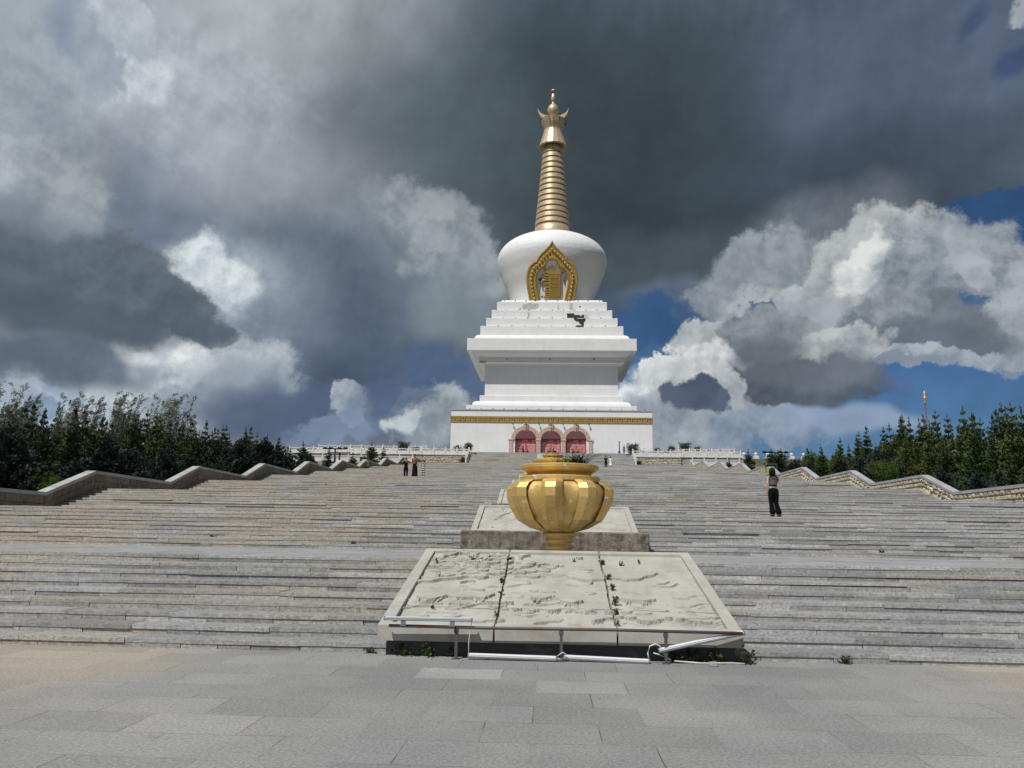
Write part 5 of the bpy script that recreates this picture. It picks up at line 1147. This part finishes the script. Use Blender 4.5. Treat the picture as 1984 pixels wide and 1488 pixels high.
def side_trees(sx):
    sd='left' if sx<0 else 'right'; i=0
    def od(n):
        T=['','first','second','third','fourth','fifth','sixth','seventh','eighth','ninth','tenth','eleventh','twelfth','thirteenth','fourteenth','fifteenth','sixteenth','seventeenth','eighteenth','nineteenth']
        return T[n] if n<20 else (['twentieth','twenty-first','twenty-second','twenty-third','twenty-fourth','twenty-fifth','twenty-sixth','twenty-seventh','twenty-eighth','twenty-ninth','thirtieth'][min(n-20,10)])
    RW=['wall-side','second','third','fourth','fifth','rearmost']
    rows=[(24.4,0),(27.2,1),(30.4,2),(34.2,2),(38.5,2),(43.5,2)]
    for ri,(xr,wd) in enumerate(rows):
        i=0
        y=26.+RNG.uniform(0,2) if sx<0 else 27
        while y<104:
            x=sx*(xr+RNG.uniform(-.8,.8)); az=x/y; 
            if abs(az)<.74:
                st=slope_top(az); zt=1.62+st*y*RNG.uniform(.84,1.06); h=zt-ground_z(y)
                if xr<26: h=min(h,RNG.uniform(2.6,4.6)); kind='blue' if RNG.random()<.75 else 'dark'
                else: kind='olive' if (sx>0 and RNG.random()<.72) or (sx<0 and RNG.random()<.25) else 'dark'
                if y>84 and xr>26 and RNG.random()<.6: h=0
                h=min(h,8.4)
                if h>1.5:
                    i+=1
                    ms=SPR[kind][int(RNG.integers(0,3))]; name={'blue':'blue_spruce','dark':'spruce_tree','olive':'spruce_tree'}[kind]
                    lb='%s, %s up the slope in the %s row %s of the stairs'%({'blue':'low dense bluish spruce','dark':'dark green spruce','olive':'olive green thin-topped spruce'}[kind],od(i),RW[ri],sd)
                    plant(name,lb,'tree',ms,x,y,h,3.2 if kind=='blue' else 6.,{'blue':'low bluish spruces along the %s wall'%sd,'dark':'dark spruces %s of the stairs'%sd,'olive':'olive spruces %s of the stairs'%sd}[kind],w=(.95 if kind!='blue' else .9)*min(1.5,max(.95,4.6/h if kind!='blue' else 1)))
            y+=RNG.uniform(1.9,2.9) if xr<26 else RNG.uniform(2.0,3.0)
side_trees(-1); side_trees(1)
# single spruces near the top of the wall
for x,y,h,l in [(-25.6,92,3.7,'broad single spruce left of the left litter bin'),(-25.0,101,3.2,'double topped spruce just right of the left floodlight mast'),(-24.3,108.5,4.6,'tall slim spruce right of the left litter bin'),(-23.9,114.5,4.0,'last pointed spruce before the left white balustrade'),(-27.4,88,4.4,'thin topped spruce left of the left floodlight mast'),(23.9,111,3.0,'small dark spruce in front of the right lower balustrade'),(25.0,104.5,4.1,'broad spruce right of the right lower balustrade'),(26.8,97.5,4.0,'rounded spruce left of the right floodlight mast'),(27.5,103,4.2,'spiky spruce behind the right litter bin')]:
    plant('spruce_tree',l,'tree',SPR['dark'][int(RNG.integers(0,3))],x,y,h,6.,None,w=1.35)
for q_,(x,y,h,l) in enumerate([(29.5,106,4.3,'dark spruce closing the gap right behind the right mast'),(31.5,101,4.0,'dark spruce right of the gap behind the right mast'),(33.5,108,4.4,'tall spruce at the end of the right lower balustrade'),(35.5,103,4.2,'broad dark spruce right of the balustrade end'),(30.6,94,3.4,'low spruce between the yellowish trees and the wood'),(32.6,91,3.6,'rounded spruce at the left end of the right wood'),(-31,103,3.3,'spruce left of the left mast, behind the wall'),(-33.5,108,3.3,'spruce farther left of the left mast')]):
    plant('spruce_tree',l,'tree',SPR['dark'][q_%3],x,y,h,6.,None,w=1.35)
plant('leafy_tree','yellowish green bushy tree right of the right floodlight mast','tree',LIM[0],27.7,88.,3.6,2.6,None,w=.95)
plant('leafy_tree','second yellowish bushy tree right of the floodlight mast, partly behind the first','tree',LIM[1],29.4,86.,3.3,2.6,None)
for x,y,h,i,l in [(-22.9,35.5,2.3,0,'bright green leafy shrub leaning over the left wall'),(-24.2,33.5,2.0,1,'low bright green shrub at the foot of the left spruces'),(22.9,57.5,3.3,1,'big bright green shrub growing over the right wall'),(24.2,60.0,3.1,0,'green shrub behind the big shrub on the right wall')]:
    plant('leafy_shrub',l,'shrub',LIM[i],x,y,h,2.6,None,w=1.05)
for x,y,h,l in [(23.0,42.5,1.2,'low yellow green grass clump behind the nearest right coping'),(-23.2,46.5,1.1,'small bright green shrub behind the second left coping dip'),(-23,57,1.2,'small bright green shrub behind the third left coping dip')]:
    plant('leafy_shrub',l,'shrub',LIM[0],x,y,h,2.6,None,w=1.3)
# bushes by the balustrades
for x,y,z,h,l in [(-15.6,151,zC,2.1,'round dark bush on the top terrace left of the white base'),(-17.6,151.5,zC,1.6,'smaller dark bush left of the round bush on the top terrace'),(-14.6,133.2,zT,1.3,'small bush against the low rough wall at the left newel'),(-25.4,137.5,zB,2.5,'dark bush behind the left balustrade, above the walking trio'),(-23.2,138,zB,1.6,'low dark bush right beside the taller one on the left terrace'),(13.9,137.6,zB,2.6,'tall dark bush at the right newel beside the narrow stairs'),(14.3,132.9,zT,1.1,'small bush in front of the right newel'),(24.6,150,zC,2.5,'big dark bush behind the right balustrade'),(21.9,149.5,zC,1.7,'lower bush left of the big one behind the right balustrade'),(26.8,149.5,zC,1.6,'lower bush right of the big one behind the right balustrade'),(19.3,149.4,zC,1.3,'small round bush just right of the white base')]:
    t=thing('round_bush',l,'bush',(x,y,z),RNG.uniform(0,6)); s=h/1.9; t.scale=(s*1.05,s*1.05,s); k=int(RNG.integers(0,2)); link('crown',BUS[k][0],t); link('trunk',BUS[k][1],t)
# wind-blown willows behind the left spruces
for i,(x,y,h) in enumerate([(-44,62,7.3),(-40,66,7.9),(-37.5,66.5,8.0),(-35.5,69,8.0),(-35.5,73,8.4),(-41.5,65,7.8),(-31.2,43.0,7.0),(-46,67,8.1),(-39,70,8.3)]):
    zz=['leftmost but one','','','','','','','','']
    plant('willow_tree','wind-blown grey willow behind the left spruces, %s'%['left end of the row, short','third from the left end','middle of the row','seventh from the left end','right end of the row, tallest','fourth from the left end','nearest the camera at the picture edge','second from the left end, darker','fifth from the left end, behind the others'][i],'tree',WIL[i%2],x,y,h,10.,'wind-blown willows behind the left spruces',rz=RNG.uniform(-.5,.5))
# undergrowth beside the walls
def grass_field():
    rng=np.random.default_rng(5); n=52000; sx=np.where(rng.random(n)<.5,-1,1); x=sx*(22.05+rng.random(n)**1.6*9); y=rng.uniform(18,112,n)
    z=np.array([ground_z(float(q)) for q in y])-.05; c=np.stack([x,y,z],1); d=np.tile([0,0,1.4],(n,1)); s=rng.uniform(.25,.75,n)
    v,f=needle_quads(n,c,d,s,rng,.06); return mesh_np('wild_grass',v,f,M['grass'])
o=link('wild_grass',grass_field()); o['kind']='stuff'
# ------------------------------------------------------------------ people
def skin_mesh(name,nodes,edges,radii,root,mat,sub=1,off=None):
    bm=bmesh.new(); lay=bm.verts.layers.skin.verify(); vs=[bm.verts.new(n) for n in nodes]
    for a,b in edges: bm.edges.new((vs[a],vs[b]))
    for i,v in enumerate(vs):
        r=radii[i]; v[lay].radius=(r if isinstance(r,tuple) else (r,r)); v[lay].use_root=(i==root)
    me=bpy.data.meshes.new(name); bm.to_mesh(me); bm.free(); o=bpy.data.objects.new('tmp',me); COL.objects.link(o)
    m=o.modifiers.new('s','SKIN'); m.use_smooth_shade=True; o.modifiers.new('d','SUBSURF').levels=sub; o.modifiers[-1].render_levels=sub
    dg=bpy.context.evaluated_depsgraph_get(); dg.update(); out=bpy.data.meshes.new_from_object(o.evaluated_get(dg)); out.name=name; bpy.data.objects.remove(o); bpy.data.meshes.remove(me)
    out.materials.clear(); out.materials.append(mat); return out
def joined(name,meshes,mat):
    bm=bmesh.new()
    for m in meshes: bm.from_mesh(m)
    me=bpy.data.meshes.new(name); bm.to_mesh(me); bm.free(); me.materials.append(mat)
    for p in me.polygons: p.use_smooth=True
    return me
def hand(wr,d,side,palm_n,s=1.,curl=.35):
    """palm plus five separate curled fingers, from the wrist along d"""
    d=Vector(d).normalized(); n=Vector(palm_n).normalized(); w=d.cross(n).normalized()*side; n=w.cross(d).normalized()*side; out=[]
    P=lambda a,b,c:Vector(wr)+(d*a+w*b+n*c)*s
    nodes=[Vector(wr),P(.03,0,0),P(.085,.0,0)]; out.append(skin_mesh('palm',nodes,[(0,1),(1,2)],[(.020*s,.020*s),(.030*s,.017*s),(.034*s,.014*s)],0,M['skin'],1))
    for i,(b,L) in enumerate(((-.028,.066),(-.010,.078),(.010,.072),(.028,.055))):
        p0=P(.075,b,0);p1=P(.085+L*.45,b*1.1,.004+curl*.02);p2=P(.085+L*.75,b*1.1,.012+curl*.04);p3=P(.085+L*.9,b*1.1,.022+curl*.07)
        out.append(skin_mesh('f',[p0,p1,p2,p3],[(0,1),(1,2),(2,3)],[.0095*s,.0085*s,.008*s,.007*s],0,M['skin'],1))
    out.append(skin_mesh('t',[P(.03,-.025,.0),P(.055,-.052,.010),P(.085,-.062,.02)],[(0,1),(1,2)],[.012*s,.010*s,.008*s],0,M['skin'],1)); return out
def person(label,loc,rz,H=1.68,arms=None,legs=None,top='blackcloth',bottom='blackcloth',topc='short',flare=False,hair='long',lean=0.,head=(0,0),female=False,skirt=None,hat=None,sandal=False,hasbag=None):
    """faces -Y in its own space; arms: (elbow,wrist) per side relative to H=1.7; legs: (knee,ankle)"""
    t=thing('person',label,'person',loc,rz); k=H/1.7
    sh=.165 if female else .195; hp=.095
    A=arms or [((.25,-.0,1.13),(.26,-.05,.88)),((-.25,0,1.13),(-.26,-.05,.88))]
    Lg=legs or [((.10,-.03,.49),(.10,.02,.08)),((-.10,-.03,.49),(-.10,.02,.08))]
    lx=lambda p:Vector((p[0],p[1]-lean*max(0,p[2]-.9),p[2]))
    pel=(0,0,.95); wai=(0,.0,1.08); che=(0,0,1.28); nb=(0,.01,1.43); nk=(0,-.005,1.50); sk=(head[0]*.02,-.02,1.57); cr=(head[0]*.03,-.005,1.64)
    wr_=(.115,.085) if female else (.135,.095); ch_=(.135,.095) if female else (.165,.11); pe_=(.15,.105) if female else (.145,.10)
    N_=[pel,wai,che,nb,nk,sk,cr]; Rr=[pe_,wr_,ch_,(.085,.06),(.048,.048),(.072,.085),(.068,.078)]; E_=[(i,i+1) for i in range(6)]
    for s_,(el,wr) in zip((1,-1),A):
        i=len(N_); N_+=[(s_*sh,0,1.40),el,wr]; Rr+=[.052 if not female else .043,.038 if not female else .033,.025]; E_+=[(3,i),(i,i+1),(i+1,i+2)]
    for s_,(kn,an) in zip((1,-1),Lg):
        i=len(N_); N_+=[(s_*hp,0,.88),kn,an,(an[0],an[1]-.12,an[2]-.035)]; Rr+=[(.085,.088),.055,.037,(.035,.025)]; E_+=[(0,i),(i,i+1),(i+1,i+2),(i+2,i+3)]
    N2=[lx(p)*k for p in N_]; Rr=[tuple(q*k for q in r) if isinstance(r,tuple) else r*k for r in Rr]
    body=skin_mesh('body',N2,E_,Rr,0,M['skin'],2); parts=[body]
    for s_,(el,wr) in zip((1,-1),A):
        w0=lx(wr)*k; e0=lx(el)*k; parts+=hand(w0,w0-e0,s_,(-s_,0.2,0),k)
    # face: nose, brow, ears, mouth
    fc=MB(); hc=lx(cr)*k; hz=(lx(sk)*k+hc)/2; ro=Matrix.Rotation(head[1],4,'Z'); fm=Matrix.Translation(hz)@ro
    F_=lambda x,y,z: fm@Vector((x*k,y*k,z*k))
    for v,r in (((0,-.098,-.012),.014),((0,-.092,.005),.011),((.079,-.0,-.01),.018),((-.079,0,-.01),.018),((0,-.086,-.045),.013)): fc.sphere(F_(*v),r*k,8,6)
    parts.append(fc.mesh('f',M['skin'])); me=joined('body',parts,M['skin']); link('body',me,t)
    ey=MB()
    for q in(-1,1): ey.sphere(F_(q*.031,-.085,.012),.010*k,6,5)
    ey.build('eyes',M['hair'],t)
    ii=[7,8,9]; jj=[10,11,12]
    def sub(idx,edges,sc,mat,name,extra=None,rr=None):
        n=[N2[i] for i in idx]; r=[]
        for q,i in enumerate(idx):
            v=(rr[q] if rr and rr[q] else Rr[i]); v=v if isinstance(v,tuple) else (v,v); r.append((v[0]+sc*k,v[1]+sc*k))
        link(name,skin_mesh(name,n,edges,r,0,mat,2),t)
    if topc in('short','long'):
        n=[N2[0]*.25+N2[1]*.75,N2[1],N2[2],N2[3]]; r=[tuple(q+.02*k for q in Rr[1]),tuple(q+.02*k for q in Rr[1]),tuple(q+.016*k for q in Rr[2]),tuple(q+.014*k for q in Rr[3])]; e=[(0,1),(1,2),(2,3)]
        n[0]=N2[0]+(N2[1]-N2[0])*.1; r[0]=tuple(q+.02*k for q in Rr[0])
        for c in(ii,jj):
            b=len(n); n+=[N2[c[0]],N2[c[0]].lerp(N2[c[1]],.62) if topc=='short' else N2[c[1]]]; r+=[(.066*k,.066*k),(.056*k,.056*k)]; e+=[(3,b),(b,b+1)]
            if topc=='long': n+=[N2[c[1]].lerp(N2[c[2]],.93)]; r+=[(.045*k,.045*k)]; e+=[(b+1,b+2)]
        link('top',skin_mesh('top',n,e,r,1,M[top],2),t)
    elif topc=='crop':
        n=[N2[1]+(N2[2]-N2[1])*.02,N2[2],N2[2]+(N2[3]-N2[2])*.30]; r=[(.145*k,.112*k),(.162*k,.118*k),(.150*k,.105*k)]
        tp=link('top',skin_mesh('top',n,[(0,1),(1,2)],r,1,M[top],2),t)
        m=MB()
        for z,rx,ry in ((1.10,.132,.100),(1.325,.150,.110)):
            c=lx((0,0,z)); m.tube([((c.x+rx*1.0*math.cos(a))*k,(c.y+ry*1.0*math.sin(a))*k,z*k) for a in [i*math.pi/10 for i in range(21)]],.016*k,6)
        for q in(-1,1): m.tube([(q*.085*k,.105*k,1.34*k),(q*.10*k,.07*k,1.43*k),(q*.10*k,-.02*k,1.45*k),(q*.085*k,-.10*k,1.34*k)],.008*k,5)
        m.build('trim_and_straps',M['blackcloth'],tp)
    if skirt:
        m=MB(); z0,z1,r0,r1=skirt; m.lathe([(r1*k,z0*k),(r1*.93*k,(z0+.02)*k),((r0+(r1-r0)*.4)*k,(z0*.4+z1*.6)*k),(r0*k,z1*k)],20,(0,0,0),rf=lambda a,z:1+.05*math.sin(6*a),cap=False); link('skirt',m.mesh('skirt',M[bottom]),t)
    elif bottom!='none':
        n=[N2[0]+(N2[1]-N2[0])*.75,N2[0]+Vector((0,0,.02*k))]; r=[tuple((q+.022)*k for q in wr_),tuple((q+.045)*k for q in pe_)]; e=[(0,1)]
        for c in((13,14,15),(17,18,19)):
            b=len(n); kn,an=N2[c[1]],N2[c[2]]; n+=[N2[c[0]],kn,kn.lerp(an,.55),an]; fl=(.135 if flare else .058); r+=[(.122*k,.122*k),(.082*k,.082*k),(.095*k if flare else .066*k,)*2,(fl*k,fl*k)]; e+=[(1,b),(b,b+1),(b+1,b+2),(b+2,b+3)]
        link('trousers',skin_mesh('trousers',n,e,r,1,M[bottom],2),t)
    # hair
    h=MB(); c=fm@Vector((0,.012*k,.022*k)); o0=len(h.v); h.sphere(c,.105*k,16,12,0,(.92,1.05,1.06))
    if hair=='long':
        # a fall of hair down the back
        for u in np.linspace(-1,1,9):
            x=u*.075; p=[F_(x*.9,.07,.09-.03*abs(u)),F_(x*1.15,.105,-.02),F_(x*1.2,.10,-.13),F_(x*1.05,.085,-.27+.03*abs(u))]; h.tube(p,.034*k,7,0,.014*k)
    else:
        h.sphere(fm@Vector((0,.02*k,.03*k)),.102*k,14,10)
    # cut the face free: hair keeps behind the brow
    me=h.mesh('hair',M['hair'])
    inv=fm.inverted()
    for v in me.vertices:
        q=inv@v.co
        if q.y<-.045*k and q.z<.055*k: q.y=-.045*k; v.co=fm@q
    link('hair',me,t)
    if hat: m=MB(); c=F_(0,0,.06); m.lathe([(.19*k,0),(.20*k,.01*k),(.11*k,.03*k),(.10*k,.10*k),(.04*k,.12*k)],18,tuple(c)); m.build('hat',M[hat],t)
    sh_=MB()
    for kn,an in Lg:
        p=lx(an)*k; sh_.cbox(p.x-.045*k,p.x+.045*k,p.y-.19*k,p.y+.06*k,p.z-.08*k,p.z-.0*k,.02*k)
    link('shoes',sh_.mesh('shoes',M['whitecloth' if sandal else 'blackcloth']),t)
    return t
L2=RISE*2
# the woman seen from behind: her feet are hidden by the edge of the landing she stands on
person('woman seen from behind in a grey crop top and flared black trousers',(7.29,27.75,L2),R(180+6),1.63,arms=[((.225,.07,1.15),(.245,.03,.90)),((-.215,.055,1.16),(-.255,-.11,1.215))],legs=[((.085,-.02,.49),(.055,.03,.08)),((-.09,-.03,.49),(-.19,.0,.08))],top='greycloth',topc='crop',flare=True,hair='long',female=True,head=(0,R(-25)))
person('boy in a black printed top and black trousers shielding his eyes, left of the trio',(-.1785*64.5-.18,64.5,RISE*5),R(0),1.70,arms=[((.27,-.10,1.24),(.10,-.20,1.40)),((-.30,-.14,1.42),(-.02,-.17,1.56))],top='blackcloth',bottom='blackcloth',hair='short')
person('woman in a long black skirt and orange-tan top leaning forward, front of the trio',(-.1673*61.0-.18,61.0,RISE*5),R(0),1.66,arms=[((.22,-.05,1.1),(.18,-.15,.92)),((-.24,-.02,1.08),(-.27,-.10,.80))],top='tancloth',bottom='blackcloth',hair='short',lean=.45,female=True,skirt=(.06,1.12,.15,.24))
person('woman in black and white striped clothes, right of the trio',(-.1570*64.9-.18,64.9,RISE*5),R(-10),1.60,arms=[((.2,.0,1.12),(.2,-.1,.9)),((-.23,.0,1.1),(-.30,-.02,.86))],top='stripes',bottom='stripes',hair='long',female=True,sandal=True)
yc=109.2
person('man in black seen from behind climbing beside a woman in white',(.0681*yc-.18,yc,RISE*9),R(180),1.76,arms=[((.26,.0,1.13),(.24,.06,.88)),((-.27,0,1.13),(-.24,-.05,.90))],top='blackcloth',bottom='blackcloth',hair='short')
person('woman in a white dress seen from behind climbing beside a man in black',(.0731*yc-.1,yc,RISE*9),R(180),1.66,top='whitecloth',bottom='whitecloth',hair='short',skirt=(.52,1.1,.13,.23),female=True)
person('person in grey standing by the white base wall right of the doors',(.0846*158-.18,158,zC),R(180),1.72,top='greycloth',bottom='greycloth',hair='short')
person('person in pale pink raising an arm beside the bush at the right newel',(14.4,146.0,zB+.9),R(120),1.7,arms=[((.25,0,1.2),(.35,-.1,1.4)),((-.25,0,1.13),(-.26,-.05,.88))],top='blossom',bottom='whitecloth',hair='short')
person('person in dark purple left of the one in pale pink at the right newel',(13.3,149.2,zC),R(150),1.62,top='purple',bottom='purple',hair='short')
person('person in a white hat standing before the middle doorway',(.75,158,zC),R(0),1.7,top='blackcloth',bottom='greycloth',hair='short',hat='whitecloth')
